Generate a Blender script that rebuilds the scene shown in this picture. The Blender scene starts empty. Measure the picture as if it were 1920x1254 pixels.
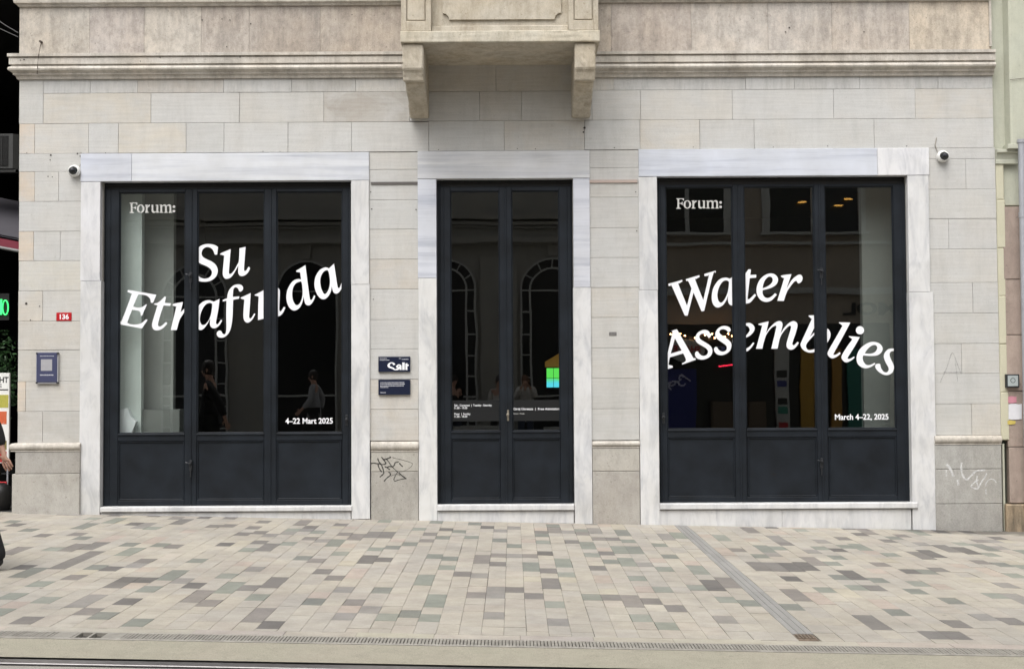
import bpy, bmesh, math, random
from mathutils import Vector, Matrix
random.seed(11)
C = bpy.context.scene.collection
R = math.radians

# ------------------------------------------------------------------ camera
F_PX, PITCH, ROLL = 2300.0, R(1.94), R(0.30)
CAM = Vector((0.0, -13.53, 1.60))
SLOPE = 0.0235                                   # the street falls gently to the right
fw = Vector((0, math.cos(PITCH), math.sin(PITCH)))
up0 = Vector((0, -math.sin(PITCH), math.cos(PITCH)))
rt0 = Vector((1, 0, 0))
rt = rt0*math.cos(ROLL) - up0*math.sin(ROLL)
up = rt0*math.sin(ROLL) + up0*math.cos(ROLL)
cam_d = bpy.data.cameras.new('camera'); cam = bpy.data.objects.new('camera', cam_d); C.objects.link(cam)
cam_d.sensor_width = 36.0; cam_d.lens = F_PX/1920*36.0; cam_d.clip_end = 500; cam_d.clip_start = 0.05
m = Matrix((rt, up, -fw)).transposed().to_4x4(); m.translation = CAM
cam.matrix_world = m
bpy.context.scene.camera = cam

# ------------------------------------------------------------------ light
SUN_EL, SUN_AZ = R(58), R(200)                   # overcast: a broad, weak sun behind the photographer
w = bpy.data.worlds.new('World'); bpy.context.scene.world = w; w.use_nodes = True
nt = w.node_tree; nt.nodes.clear()
sky = nt.nodes.new('ShaderNodeTexSky'); sky.sky_type = 'NISHITA'; sky.sun_disc = False
sky.sun_elevation = SUN_EL; sky.sun_rotation = SUN_AZ; sky.dust_density = 4.0; sky.air_density = 1.0
hs = nt.nodes.new('ShaderNodeHueSaturation'); hs.inputs['Saturation'].default_value = 0.18
bg = nt.nodes.new('ShaderNodeBackground'); bg.inputs['Strength'].default_value = 0.15
wo = nt.nodes.new('ShaderNodeOutputWorld')
nt.links.new(sky.outputs[0], hs.inputs['Color']); nt.links.new(hs.outputs[0], bg.inputs['Color']); nt.links.new(bg.outputs[0], wo.inputs[0])
sd = bpy.data.lights.new('sun', 'SUN'); sd.energy = 1.3; sd.angle = R(50); sd.color = (1.0, 0.965, 0.92)
sun = bpy.data.objects.new('sun', sd); C.objects.link(sun)
dvec = Vector((math.sin(SUN_AZ)*math.cos(SUN_EL), math.cos(SUN_AZ)*math.cos(SUN_EL), math.sin(SUN_EL)))
sun.rotation_euler = dvec.to_track_quat('Z', 'Y').to_euler(); sun.location = (0, 0, 30)
vs = bpy.context.scene.view_settings
vs.view_transform = 'Standard'; vs.look = 'None'; vs.gamma = 1; vs.use_curve_mapping = False; vs.exposure = 0.72

# ------------------------------------------------------------------ helpers
def P(px, py, Y=0.0):
    """world point of the plane y=Y that the photograph shows at pixel (px, py)"""
    r = fw*F_PX + rt*(px-960) - up*(py-627)
    return CAM + r*((Y-CAM.y)/r.y)
def X(px, Y=0.0, py=627): return P(px, py, Y).x
def Z(px, py, Y=0.0): return P(px, py, Y).z
def gz(x): return -SLOPE*x
def G(px, py):
    r = fw*F_PX + rt*(px-960) - up*(py-627)
    t = -(CAM.z + SLOPE*CAM.x)/(r.z + SLOPE*r.x)
    return CAM + r*t
def proj(v):
    d = Vector(v)-CAM; z = d.dot(fw)
    if z < 0.1: return None
    return 960+F_PX*d.dot(rt)/z, 627-F_PX*d.dot(up)/z, z

class MB:
    def __init__(s): s.v = []; s.f = []; s.t = []; s.smooth = False
    def add(s, vs_, fs, tint=None):
        o = len(s.v); s.v += [tuple(v) for v in vs_]
        s.f += [tuple(i+o for i in f) for f in fs]
        s.t += [tint or (1, 1, 1)]*len(fs); return s
    def box(s, x0, x1, y0, y1, z0, z1, tint=None):
        if x0 > x1: x0, x1 = x1, x0
        if y0 > y1: y0, y1 = y1, y0
        if z0 > z1: z0, z1 = z1, z0
        return s.add([(x0,y0,z0),(x1,y0,z0),(x1,y1,z0),(x0,y1,z0),(x0,y0,z1),(x1,y0,z1),(x1,y1,z1),(x0,y1,z1)],
              [(0,3,2,1),(4,5,6,7),(0,1,5,4),(1,2,6,5),(2,3,7,6),(3,0,4,7)], tint)
    def block(s, x0, x1, y0, y1, z0, z1, b=0.004, tint=None, skew=0.0):
        """box facing -y with chamfered front edges"""
        if z0 > z1: z0, z1 = z1, z0
        q = [(x0,z0),(x1,z0),(x1,z1),(x0,z1)]; i = [(x0+b,z0+b),(x1-b,z0+b),(x1-b,z1-b),(x0+b,z1-b)]
        vs_ = [(x,y0+skew*(k%2),z) for k,(x,z) in enumerate(i)]+[(x,y0+b,z) for x,z in q]+[(x,y1,z) for x,z in q]
        fs = [(0,1,2,3)]
        for k in range(4):
            n = (k+1)%4; fs += [(4+k,4+n,n,k),(8+k,8+n,4+n,4+k)]
        return s.add(vs_, fs+[(11,10,9,8)], tint)
    def paver(s, x0, x1, y0, y1, h, b=0.004, tint=None, tilt=(0,0)):
        def zz(x, y, d=0): return gz(x)+h+d+tilt[0]*(x-(x0+x1)/2)+tilt[1]*(y-(y0+y1)/2)
        q = [(x0,y0),(x1,y0),(x1,y1),(x0,y1)]; i = [(x0+b,y0+b),(x1-b,y0+b),(x1-b,y1-b),(x0+b,y1-b)]
        vs_ = [(x,y,zz(x,y)) for x,y in i]+[(x,y,zz(x,y,-b)) for x,y in q]+[(x,y,gz(x)-0.02) for x,y in q]
        fs = [(0,1,2,3)]
        for k in range(4):
            n = (k+1)%4; fs += [(4+k,4+n,n,k),(8+k,8+n,4+n,4+k)]
        return s.add(vs_, fs, tint)
    def tube(s, pts, r, n=8, cap=True, tint=None):
        pts = [Vector(p) for p in pts]; rs = r if isinstance(r, (list, tuple)) else [r]*len(pts)
        vs_ = []; fs = []
        for k, p in enumerate(pts):
            d = (pts[min(k+1,len(pts)-1)]-pts[max(k-1,0)]).normalized()
            a = d.cross(Vector((0,0,1)) if abs(d.z) < 0.95 else Vector((1,0,0))).normalized(); b = d.cross(a)
            vs_ += [p+a*(rs[k]*math.cos(2*math.pi*j/n))+b*(rs[k]*math.sin(2*math.pi*j/n)) for j in range(n)]
        for k in range(len(pts)-1):
            for j in range(n):
                fs.append((k*n+j, k*n+(j+1)%n, (k+1)*n+(j+1)%n, (k+1)*n+j))
        if cap: fs += [tuple(range(n))[::-1], tuple(range((len(pts)-1)*n, len(pts)*n))]
        return s.add(vs_, fs, tint)
    def prism(s, poly, axis, a, b, tint=None):
        """2D polygon extruded along an axis; axis 'x': poly=(y,z), 'y': poly=(x,z), 'z': poly=(x,y)"""
        def mk(p, t): return {'x':(t,p[0],p[1]), 'y':(p[0],t,p[1]), 'z':(p[0],p[1],t)}[axis]
        n = len(poly); vs_ = [mk(p,a) for p in poly]+[mk(p,b) for p in poly]
        fs = [tuple(range(n)), tuple(range(2*n-1,n-1,-1))]+[(k,n+k,n+(k+1)%n,(k+1)%n) for k in range(n)]
        return s.add(vs_, fs, tint)
    def lathe(s, c, prof, axis='z', n=20, tint=None, arc=2*math.pi):
        vs_ = []; fs = []; full = arc > 6.28; cnt = n if full else n+1
        for r_, h in prof:
            for j in range(cnt):
                a = arc*j/n; u, v = r_*math.cos(a), r_*math.sin(a)
                vs_.append({'z':(c[0]+u,c[1]+v,c[2]+h), 'y':(c[0]+u,c[1]+h,c[2]+v), 'x':(c[0]+h,c[1]+u,c[2]+v)}[axis])
        for k in range(len(prof)-1):
            for j in range(n):
                fs.append((k*cnt+j, k*cnt+(j+1)%cnt, (k+1)*cnt+(j+1)%cnt, (k+1)*cnt+j))
        return s.add(vs_, fs, tint)
    def sweep(s, prof, xl, xr, back, side='left', tint=None):
        """moulding profile (out, z) along the facade; side='left' returns round the left corner"""
        n = len(prof)
        ring = lambda f: [f(o, z) for o, z in prof]
        rings = []
        if side == 'left': rings.append(ring(lambda o, z: (xl-o, back, z))); rings.append(ring(lambda o, z: (xl-o, -o, z)))
        else: rings.append(ring(lambda o, z: (xl, -o, z)))
        steps = 6
        for k in range(1, steps+1):
            x = xl+(xr-xl)*k/steps; rings.append(ring(lambda o, z: (x, -o, z)))
        vs_ = sum(rings, []); fs = []
        for k in range(len(rings)-1):
            for j in range(n-1): fs.append((k*n+j, k*n+j+1, (k+1)*n+j+1, (k+1)*n+j))
        fs += [tuple(range(n))[::-1], tuple(range((len(rings)-1)*n, len(rings)*n))]
        return s.add(vs_, fs, tint)
    def mesh(s, name, mat):
        me = bpy.data.meshes.new(name); me.from_pydata(s.v, [], s.f)
        bm = bmesh.new(); bm.from_mesh(me); bmesh.ops.recalc_face_normals(bm, faces=bm.faces); bm.to_mesh(me); bm.free()
        at = me.attributes.new('tint', 'FLOAT_COLOR', 'FACE')
        at.data.foreach_set('color', [c for t in s.t for c in (*t, 1.0)])
        if s.smooth:
            me.shade_smooth(); me.set_sharp_from_angle(angle=R(40))
        if mat: me.materials.append(mat)
        me.update(); return me

def chip(me, amp, cuts=5, seed=1):
    """break up the clean arrises of a carved block"""
    from mathutils import noise as mn
    bm = bmesh.new(); bm.from_mesh(me); bmesh.ops.remove_doubles(bm, verts=bm.verts, dist=1e-5)
    sharp = [e for e in bm.edges if len(e.link_faces) == 2 and e.calc_face_angle(0) > 0.6]
    bmesh.ops.bevel(bm, geom=sharp, offset=amp*1.2, segments=1, affect='EDGES', clamp_overlap=True)
    bmesh.ops.triangulate(bm, faces=[f for f in bm.faces if len(f.verts) > 4])
    bmesh.ops.subdivide_edges(bm, edges=[e for e in bm.edges if e.calc_length() > 0.05], cuts=cuts, use_grid_fill=True)
    for v in bm.verts:
        p = v.co*9+Vector((seed,0,0)); q = mn.noise(p); q2 = mn.noise(p*3.1)
        v.co += v.normal*(-amp*max(0, q*0.9+q2*0.8-0.05))
    bm.to_mesh(me); bm.free(); return me
def link(name, me, parent=None, label=None, kind=None):
    o = bpy.data.objects.new(name, me); C.objects.link(o)
    if parent:
        o.parent = parent
        if parent.type == 'EMPTY': o.matrix_parent_inverse = Matrix.Translation(-parent.location)
    if label: o['label'] = label
    if kind: o['kind'] = kind
    return o
def obj(name, mb, mat, parent=None, label=None, kind=None):
    return link(name, mb.mesh(name, mat), parent, label, kind)
def thing(name, label, cat, loc, group=None):
    o = bpy.data.objects.new(name, None); C.objects.link(o); o.location = loc
    o.empty_display_size = 0.2; o['label'] = label; o['category'] = cat
    if group: o['group'] = group
    return o
def tag(o, label, cat, group=None):
    o['label'] = label; o['category'] = cat
    if group: o['group'] = group
    return o

# ------------------------------------------------------------------ materials
def new_mat(name):
    m_ = bpy.data.materials.new(name); m_.use_nodes = True
    n = m_.node_tree; b = n.nodes['Principled BSDF']
    return m_, n, b
def N(n, t, **kw):
    x = n.nodes.new(t)
    for k, v in kw.items():
        if k in x.inputs.keys(): x.inputs[k].default_value = v
        else: setattr(x, k, v)
    return x
def mixc(n, fac, a, b, mode='MIX'):
    x = n.nodes.new('ShaderNodeMix'); x.data_type = 'RGBA'; x.blend_type = mode
    for k, v in ((0, fac), (6, a), (7, b)):
        if hasattr(v, 'is_output'): n.links.new(v, x.inputs[k])
        elif k == 0: x.inputs[0].default_value = v
        else: x.inputs[k].default_value = (*v, 1) if len(v) == 3 else v
    return x.outputs[2]
def noise(n, pos, scale, detail=4, rough=0.55, sc=(1,1,1), dist=0.0):
    mp = N(n, 'ShaderNodeMapping'); mp.inputs['Scale'].default_value = sc; n.links.new(pos, mp.inputs[0])
    t = N(n, 'ShaderNodeTexNoise'); t.inputs['Scale'].default_value = scale; t.inputs['Detail'].default_value = detail
    t.inputs['Roughness'].default_value = rough; t.inputs['Distortion'].default_value = dist
    n.links.new(mp.outputs[0], t.inputs['Vector']); return t.outputs['Fac']
def ramp(n, v, a, b, c0=(0,0,0), c1=(1,1,1)):
    r = N(n, 'ShaderNodeValToRGB'); e = r.color_ramp.elements
    e[0].position = a; e[1].position = b; e[0].color = (*c0,1); e[1].color = (*c1,1)
    n.links.new(v, r.inputs[0]); return r.outputs[0]
def simple(name, col, rough=0.6, metal=0.0, var=0.06, spec=0.5, scale=14, bump=0.0, emit=None, es=0.0):
    m_, n, b = new_mat(name)
    g = N(n, 'ShaderNodeNewGeometry'); t = noise(n, g.outputs['Position'], scale)
    lo = tuple(c*(1-var) for c in col); hi = tuple(min(1, c*(1+var)) for c in col)
    c = ramp(n, t, 0.3, 0.7, lo, hi)
    n.links.new(c, b.inputs['Base Color'])
    b.inputs['Roughness'].default_value = rough; b.inputs['Metallic'].default_value = metal
    b.inputs['Specular IOR Level'].default_value = spec
    if bump:
        bp = N(n, 'ShaderNodeBump'); bp.inputs['Strength'].default_value = bump; bp.inputs['Distance'].default_value = 0.01
        t2 = noise(n, g.outputs['Position'], scale*6); n.links.new(t2, bp.inputs['Height']); n.links.new(bp.outputs[0], b.inputs['Normal'])
    if emit:
        b.inputs['Emission Color'].default_value = (*emit,1); b.inputs['Emission Strength'].default_value = es
    return m_
def stone(name, col, warm, dirt, patch=0.5, streak=0.3, speck=0.25, grain=0.10, rough=0.8, bump=0.25, lines=0.0, sp_scale=28, lo=0.48, mottle=0.0, msc=6.0, tmod=0.0, wear=0.0, fw=0.22):
    """weathered stone: tint attribute x (base + warm patches + vertical streaks + dark specks + grain)"""
    m_, n, b = new_mat(name)
    g = N(n, 'ShaderNodeNewGeometry'); pos = g.outputs['Position']
    at = N(n, 'ShaderNodeAttribute', attribute_name='tint')
    big = noise(n, pos, 1.6, 5, 0.6)
    c = mixc(n, ramp(n, big, 0.42, 0.68), col, warm)
    mm = N(n, 'ShaderNodeMath', operation='MULTIPLY'); mm.inputs[1].default_value = patch
    c0 = mixc(n, patch, col, c)
    if streak:
        st = noise(n, pos, 2.2, 7, 0.72, (2.6, 2.6, 0.38), 0.15)
        fine = noise(n, pos, 7.0, 6, 0.75, (2.6, 2.6, 0.40), 0.15)
        s1 = ramp(n, st, lo, lo+0.24); s2 = ramp(n, fine, lo+0.01, lo+0.25)
        sm = mixc(n, fw, s1, s2)
        mx = N(n, 'ShaderNodeMath', operation='MULTIPLY'); mx.inputs[1].default_value = streak; n.links.new(sm, mx.inputs[0])
        c0 = mixc(n, mx.outputs[0], c0, dirt)
    if mottle:
        mo = noise(n, pos, msc*1.3, 10, 0.78, (1,1,0.7), 0.15); s4 = ramp(n, mo, 0.44, 0.66)
        mx = N(n, 'ShaderNodeMath', operation='MULTIPLY'); mx.inputs[1].default_value = mottle; n.links.new(s4, mx.inputs[0])
        c0 = mixc(n, mx.outputs[0], c0, dirt)
    if speck:
        v = noise(n, pos, sp_scale, 3, 0.7); s3 = ramp(n, v, 0.62, 0.72)
        mx = N(n, 'ShaderNodeMath', operation='MULTIPLY'); mx.inputs[1].default_value = speck; n.links.new(s3, mx.inputs[0])
        c0 = mixc(n, mx.outputs[0], c0, dirt)
    gr = noise(n, pos, 160, 3, 0.7)
    c0 = mixc(n, 1.0, c0, ramp(n, gr, 0.25, 0.75, (1-grain,)*3, (1+grain,)*3), 'MULTIPLY')
    if lines:
        ln = noise(n, pos, 16, 3, 0.6, (0.12, 0.12, 3.0)); 
        c0 = mixc(n, 1.0, c0, ramp(n, ln, 0.35, 0.65, (1-lines,)*3, (1+lines,)*3), 'MULTIPLY')
    tc = at.outputs['Color']
    if tmod:                                     # the tint of a block comes and goes in patches
        tn = noise(n, pos, 2.6, 6, 0.65, (1,1,1.6), 0.5); tc = mixc(n, ramp(n, tn, 0.36, 0.60), mixc(n, tmod, tc, (1,1,1)), tc)
    c0 = mixc(n, 1.0, c0, tc, 'MULTIPLY')
    if wear:                                     # trodden dirt, stains and old gum
        w1 = noise(n, pos, 0.9, 7, 0.65, (1,1,1), 0.6); w2 = noise(n, pos, 5.5, 6, 0.7)
        c0 = mixc(n, 1.0, c0, ramp(n, w1, 0.34, 0.68, (1-wear,1-wear,1-wear*0.9), (1.06,1.05,1.03)), 'MULTIPLY')
        c0 = mixc(n, 1.0, c0, ramp(n, w2, 0.34, 0.60, (1-wear*0.8,)*3, (1.03,)*3), 'MULTIPLY')
        vo = N(n, 'ShaderNodeTexVoronoi'); vo.inputs['Scale'].default_value = 2.3; n.links.new(pos, vo.inputs['Vector'])
        c0 = mixc(n, 1.0, c0, ramp(n, vo.outputs['Distance'], 0.035, 0.055, (0.66,)*3, (1,)*3), 'MULTIPLY')
    n.links.new(c0, b.inputs['Base Color']); b.inputs['Roughness'].default_value = rough
    b.inputs['Specular IOR Level'].default_value = 0.3
    bp = N(n, 'ShaderNodeBump'); bp.inputs['Strength'].default_value = bump; bp.inputs['Distance'].default_value = 0.004
    hb = noise(n, pos, 55, 6, 0.7); n.links.new(hb, bp.inputs['Height']); n.links.new(bp.outputs[0], b.inputs['Normal'])
    return m_
def marble(name, col, vein, sc, amt=0.6, dist=1.2):
    m_, n, b = new_mat(name)
    g = N(n, 'ShaderNodeNewGeometry'); pos = g.outputs['Position']
    at = N(n, 'ShaderNodeAttribute', attribute_name='tint')
    a = noise(n, pos, 3.2, 7, 0.62, sc, dist); f = noise(n, pos, 11, 5, 0.6, sc, dist*0.6)
    v1 = ramp(n, a, 0.46, 0.70); v2 = ramp(n, f, 0.52, 0.72)
    v = mixc(n, 0.35, v1, v2)
    mx = N(n, 'ShaderNodeMath', operation='MULTIPLY'); mx.inputs[1].default_value = amt; n.links.new(v, mx.inputs[0])
    c = mixc(n, mx.outputs[0], col, vein)
    d = noise(n, pos, 2.0, 4, 0.6); c = mixc(n, 1.0, c, ramp(n, d, 0.3, 0.75, (1.0,)*3, (0.82,0.81,0.78)), 'MULTIPLY')
    c = mixc(n, 1.0, c, at.outputs['Color'], 'MULTIPLY')
    n.links.new(c, b.inputs['Base Color']); b.inputs['Roughness'].default_value = 0.45; b.inputs['Specular IOR Level'].default_value = 0.35
    return m_
def glass(name, f0=0.075, wav=0.0007, tint=(0.93,0.955,0.945)):
    """thin pane: every face lets light straight through and mirrors a Schlick share of it"""
    m_, n, b = new_mat(name); n.nodes.remove(b); out = n.nodes['Material Output']
    tr = N(n, 'ShaderNodeBsdfTransparent'); tr.inputs[0].default_value = (*tint,1)
    gl = N(n, 'ShaderNodeBsdfGlossy'); gl.inputs['Roughness'].default_value = 0.0; gl.inputs[0].default_value = (1,1,1,1)
    lw = N(n, 'ShaderNodeLayerWeight'); lw.inputs['Blend'].default_value = 0.5
    pw = N(n, 'ShaderNodeMath', operation='POWER'); pw.inputs[1].default_value = 5.0; n.links.new(lw.outputs['Facing'], pw.inputs[0])
    ma = N(n, 'ShaderNodeMath', operation='MULTIPLY_ADD'); ma.inputs[1].default_value = 1-f0; ma.inputs[2].default_value = f0; n.links.new(pw.outputs[0], ma.inputs[0])
    g = N(n, 'ShaderNodeNewGeometry'); t = noise(n, g.outputs['Position'], 1.8, 1, 0.4)
    bp = N(n, 'ShaderNodeBump'); bp.inputs['Strength'].default_value = 1.0; bp.inputs['Distance'].default_value = wav
    n.links.new(t, bp.inputs['Height']); n.links.new(bp.outputs[0], gl.inputs['Normal'])
    mx = N(n, 'ShaderNodeMixShader'); n.links.new(ma.outputs[0], mx.inputs[0]); n.links.new(tr.outputs[0], mx.inputs[1]); n.links.new(gl.outputs[0], mx.inputs[2])
    n.links.new(mx.outputs[0], out.inputs[0]); return m_

M = {}
M['ashlar'] = stone('ashlar', (0.497,0.496,0.483), (0.507,0.49,0.456), (0.30,0.29,0.272), 0.7, 0.34, 0.42, 0.10, bump=0.6, lines=0.045, mottle=0.20, msc=3.0, lo=0.50, tmod=0.75)
M['ashlar_drip'] = stone('ashlar_rain_streaked', (0.497,0.496,0.483), (0.507,0.49,0.456), (0.24,0.235,0.225), 0.7, 0.62, 0.42, 0.10, bump=0.6, lines=0.03, mottle=0.18, msc=3.0, lo=0.46, tmod=0.75, fw=0.65)
M['plinth'] = stone('plinth', (0.42,0.413,0.392), (0.385,0.37,0.34), (0.19,0.18,0.165), 0.8, 0.30, 0.6, 0.24, bump=0.7, lo=0.45, mottle=0.42, msc=4.0)
M['attic'] = stone('attic', (0.505,0.475,0.435), (0.51,0.455,0.39), (0.17,0.157,0.145), 0.8, 0.62, 0.7, 0.22, bump=0.8, lo=0.45, mottle=0.55)
M['cornice'] = stone('cornice', (0.55,0.52,0.47), (0.54,0.485,0.41), (0.17,0.15,0.125), 0.7, 0.55, 0.6, 0.16, bump=0.6, lo=0.46, mottle=0.50, msc=4.0)
M['balcony'] = stone('balcony', (0.50,0.46,0.385), (0.50,0.43,0.32), (0.21,0.175,0.125), 0.8, 0.55, 0.6, 0.15, bump=0.6, lo=0.46, mottle=0.50)
M['mortar'] = simple('mortar', (0.27,0.26,0.24), 0.9)
M['marble_h'] = marble('marble_streaked', (0.62,0.638,0.675), (0.36,0.385,0.45), (0.14,1,3.2), 0.9, 0.5)
M['marble_v'] = marble('marble_veined', (0.655,0.658,0.665), (0.34,0.355,0.39), (1.5,1,0.42), 0.75, 1.5)
M['steel'] = simple('anthracite_paint', (0.0085,0.0116,0.0162), 0.5, 0.0, 0.35, 0.26, 4)
M['black'] = simple('black_track', (0.006,0.006,0.006), 0.5)
M['iron'] = simple('rusty_iron', (0.06,0.045,0.035), 0.7, 0.3, 0.3)
M['glass'] = glass('shop_glass')
M['vinyl'] = simple('white_vinyl', (0.80,0.81,0.84), 0.55, 0, 0.01)
M['vinyl_grey'] = simple('pale_vinyl', (0.50,0.50,0.48), 0.55, 0, 0.02)
M['navy'] = simple('navy_plate', (0.0055,0.010,0.032), 0.35, 0, 0.05)
M['white'] = simple('white_plastic', (0.72,0.72,0.70), 0.35, 0, 0.03)
M['dark_dome'] = simple('dark_dome', (0.012,0.014,0.016), 0.08, 0, 0.02)
M['red'] = simple('red_enamel', (0.42,0.012,0.018), 0.3, 0, 0.05)
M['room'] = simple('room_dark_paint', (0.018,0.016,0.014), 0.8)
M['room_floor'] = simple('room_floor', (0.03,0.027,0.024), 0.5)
M['room_white'] = simple('room_white_wall', (0.62,0.66,0.64), 0.8, 0, 0.03)
M['pave'] = stone('paving_stone', (0.96,0.935,0.89), (0.92,0.875,0.80), (0.55,0.53,0.50), 0.6, 0.0, 0.35, 0.16, 0.75, 0.4, sp_scale=60, wear=0.17)
def damp(m_):
    """wet stain on the paving at the foot of the right pier"""
    n = m_.node_tree; b = n.nodes['Principled BSDF']; src = b.inputs['Base Color'].links[0].from_socket
    g = N(n, 'ShaderNodeNewGeometry'); mp = N(n, 'ShaderNodeMapping'); mp.inputs['Location'].default_value = (-5.35*0.42, 0.0, 0); mp.inputs['Scale'].default_value = (0.42, 1.5, 0); n.links.new(g.outputs['Position'], mp.inputs[0])
    ln = N(n, 'ShaderNodeVectorMath', operation='LENGTH'); n.links.new(mp.outputs[0], ln.inputs[0])
    t = noise(n, g.outputs['Position'], 5, 4, 0.6); ad = N(n, 'ShaderNodeMath', operation='MULTIPLY_ADD'); ad.inputs[1].default_value = 0.7; n.links.new(t, ad.inputs[0]); n.links.new(ln.outputs['Value'], ad.inputs[2])
    k = ramp(n, ad.outputs[0], 0.75, 1.25, (0.42,0.42,0.43), (1,1,1)); n.links.new(mixc(n, 1.0, src, k, 'MULTIPLY'), b.inputs['Base Color'])
damp(M['pave'])
M['bed'] = simple('paving_joint', (0.27,0.255,0.23), 0.95, 0, 0.2, bump=0.4)
# ------------------------------------------------------------------ ground
def sheet(name, x0, x1, y0, y1, h, mat, kind='structure'):
    mb = MB(); n = 8
    vs_ = []; fs = []
    for i in range(n+1):
        x = x0+(x1-x0)*i/n; vs_ += [(x, y0, gz(x)+h), (x, y1, gz(x)+h)]
    for i in range(n): fs.append((2*i, 2*i+2, 2*i+3, 2*i+1))
    mb.add(vs_, fs); return obj(name, mb, mat, None, None, kind)
M['ground'] = simple('ground_fill', (0.22,0.21,0.19), 0.9)
M['concrete'] = stone('exposed_aggregate', (0.305,0.288,0.228), (0.325,0.295,0.24), (0.15,0.145,0.12), 0.7, 0.0, 0.75, 0.35, 0.85, 0.6, sp_scale=48, mottle=0.25)
M['street'] = stone('street_paving', (0.30,0.28,0.255), (0.28,0.26,0.23), (0.16,0.155,0.15), 0.6, 0.0, 0.4, 0.1)
sheet('ground', -150, 150, -150, 150, -0.16, M['ground'])
Y_EDGE = G(960, 1199).y                          # where the slotted drain meets the paving
Y_SLOT0, Y_SLOT1 = G(960, 1212).y, Y_EDGE
Y_RAIL = G(480, 1237.5).y
pav = sheet('pavement', -12, 14, Y_EDGE, 0.6, -0.015, M['bed'])
sheet('concrete_strip', -12, 14, Y_RAIL-0.005, Y_SLOT0, -0.004, M['concrete'])
sheet('street', -30, 30, -15.6, Y_RAIL-0.205, -0.004, M['street'])

# paving stones: courses at right angles to the shop front
PW = 0.1405
light = [(0.398,0.381,0.347),(0.402,0.384,0.345),(0.388,0.375,0.35),(0.395,0.373,0.342),(0.405,0.388,0.35),(0.385,0.372,0.345)]
pink = [(0.395,0.353,0.318),(0.40,0.355,0.325),(0.405,0.385,0.33)]
dark = [(0.150,0.146,0.145),(0.190,0.183,0.180),(0.225,0.214,0.208),(0.195,0.19,0.186),(0.212,0.228,0.212),(0.238,0.258,0.236),(0.26,0.278,0.255),(0.20,0.212,0.2),(0.26,0.255,0.25)]
stones = []
rp = random.Random(5)
x_drain0 = G(1508, 1190).x-PW/2; x_drain1 = x_drain0+PW
y_border = Y_EDGE+0.13
def add_col(x0, x1):
    y = y_border + rp.choice([0, 0.125, 0.25, 0.06])
    if y > y_border+0.05: stones.append((x0, x1, y_border, y, rp.choice(light)))
    since = rp.randint(0, 3)
    while y < 0.02:
        since += 1
        p = 0.03 if since < 2 else 0.29
        if rp.random() < p:
            L = 0.25 if rp.random() < 0.74 else 0.5; t = rp.choice(dark); since = 0
        else:
            L = rp.choice([0.25, 0.25, 0.25, 0.25, 0.5, 0.375]); t = rp.choice(pink) if rp.random() < 0.06 else rp.choice(light)
        y1 = min(y+L, 0.06); k = rp.uniform(0.96, 1.04)
        stones.append((x0, x1, y, y1, tuple(c*k for c in t))); y = y1
x = x_drain0
while x > -7.4: add_col(x-PW, x); x -= PW
x = x_drain1
while x < 7.6: add_col(x, x+PW); x += PW
x = -7.4
while x < 7.6:                                   # the border course along the drain
    L = rp.uniform(0.42, 0.6); stones.append((x, x+L, Y_EDGE+0.002, y_border, tuple(c*rp.uniform(0.97,1.03) for c in light[0]))); x += L
stones = [s_ for s_ in stones if not (s_[0] < -4.45 and s_[2] > 0.0)]
def shown(s_):
    pr = proj(((s_[0]+s_[1])/2, (s_[2]+s_[3])/2, gz(s_[0])))
    if not pr or not (-10 < pr[0] < 1930 and 930 < pr[1] < 1262): return 0
    return (s_[1]-s_[0])*(s_[3]-s_[2])/pr[2]**3
stones.sort(key=shown, reverse=True)
g_ = 0.0007; rest = MB()
for k, (x0, x1, y0, y1, t) in enumerate(stones):
    mb = MB() if k < 298 else rest
    gx = g_ if rp.random() < 0.85 else rp.uniform(0.002, 0.0034); mb.paver(x0+gx, x1-g_, y0+0.003, y1-0.003, rp.uniform(-0.001, 0.001), 0.0012, t, (rp.uniform(-.006,.006), rp.uniform(-.006,.006)))
    if k < 298: obj('paver', mb, M['pave'], pav)
obj('paver', rest, M['pave'], pav, None, 'stuff')
# drain channel through the paving, with its slotted cover and the rusty end plate
M['grey_stone'] = stone('grey_channel_stone', (0.25,0.245,0.235), (0.225,0.22,0.21), (0.10,0.10,0.10), 0.5, 0.0, 0.4, 0.1)
ch = MB(); yend = G(1508, 1197).y
y = yend+0.16
while y < 0.0:
    y1 = min(y+0.5, 0.0)
    for a, b in ((0.002, 0.043), (0.046, 0.094), (0.097, PW-0.002)):
        ch.paver(x_drain0+a, x_drain0+b, y+0.002, y1-0.002, 0.001, 0.002, (rp.uniform(0.92,1.08),)*3)
    y = y1
obj('drain_channel', ch, M['grey_stone'], pav, 'grey slotted drain channel crossing the paving from shop to street')
ep = MB(); ep.paver(x_drain0+0.004, x_drain1-0.004, yend, yend+0.155, -0.006, 0.003)
for i in range(5): ep.paver(x_drain0+0.016+i*0.022, x_drain0+0.032+i*0.022, yend+0.02, yend+0.135, 0.002, 0.002)
obj('drain_cover', ep, simple('rusty_cover', (0.16,0.125,0.095), 0.7, 0.2, 0.4), pav, 'rusty end plate of the drain channel')
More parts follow.
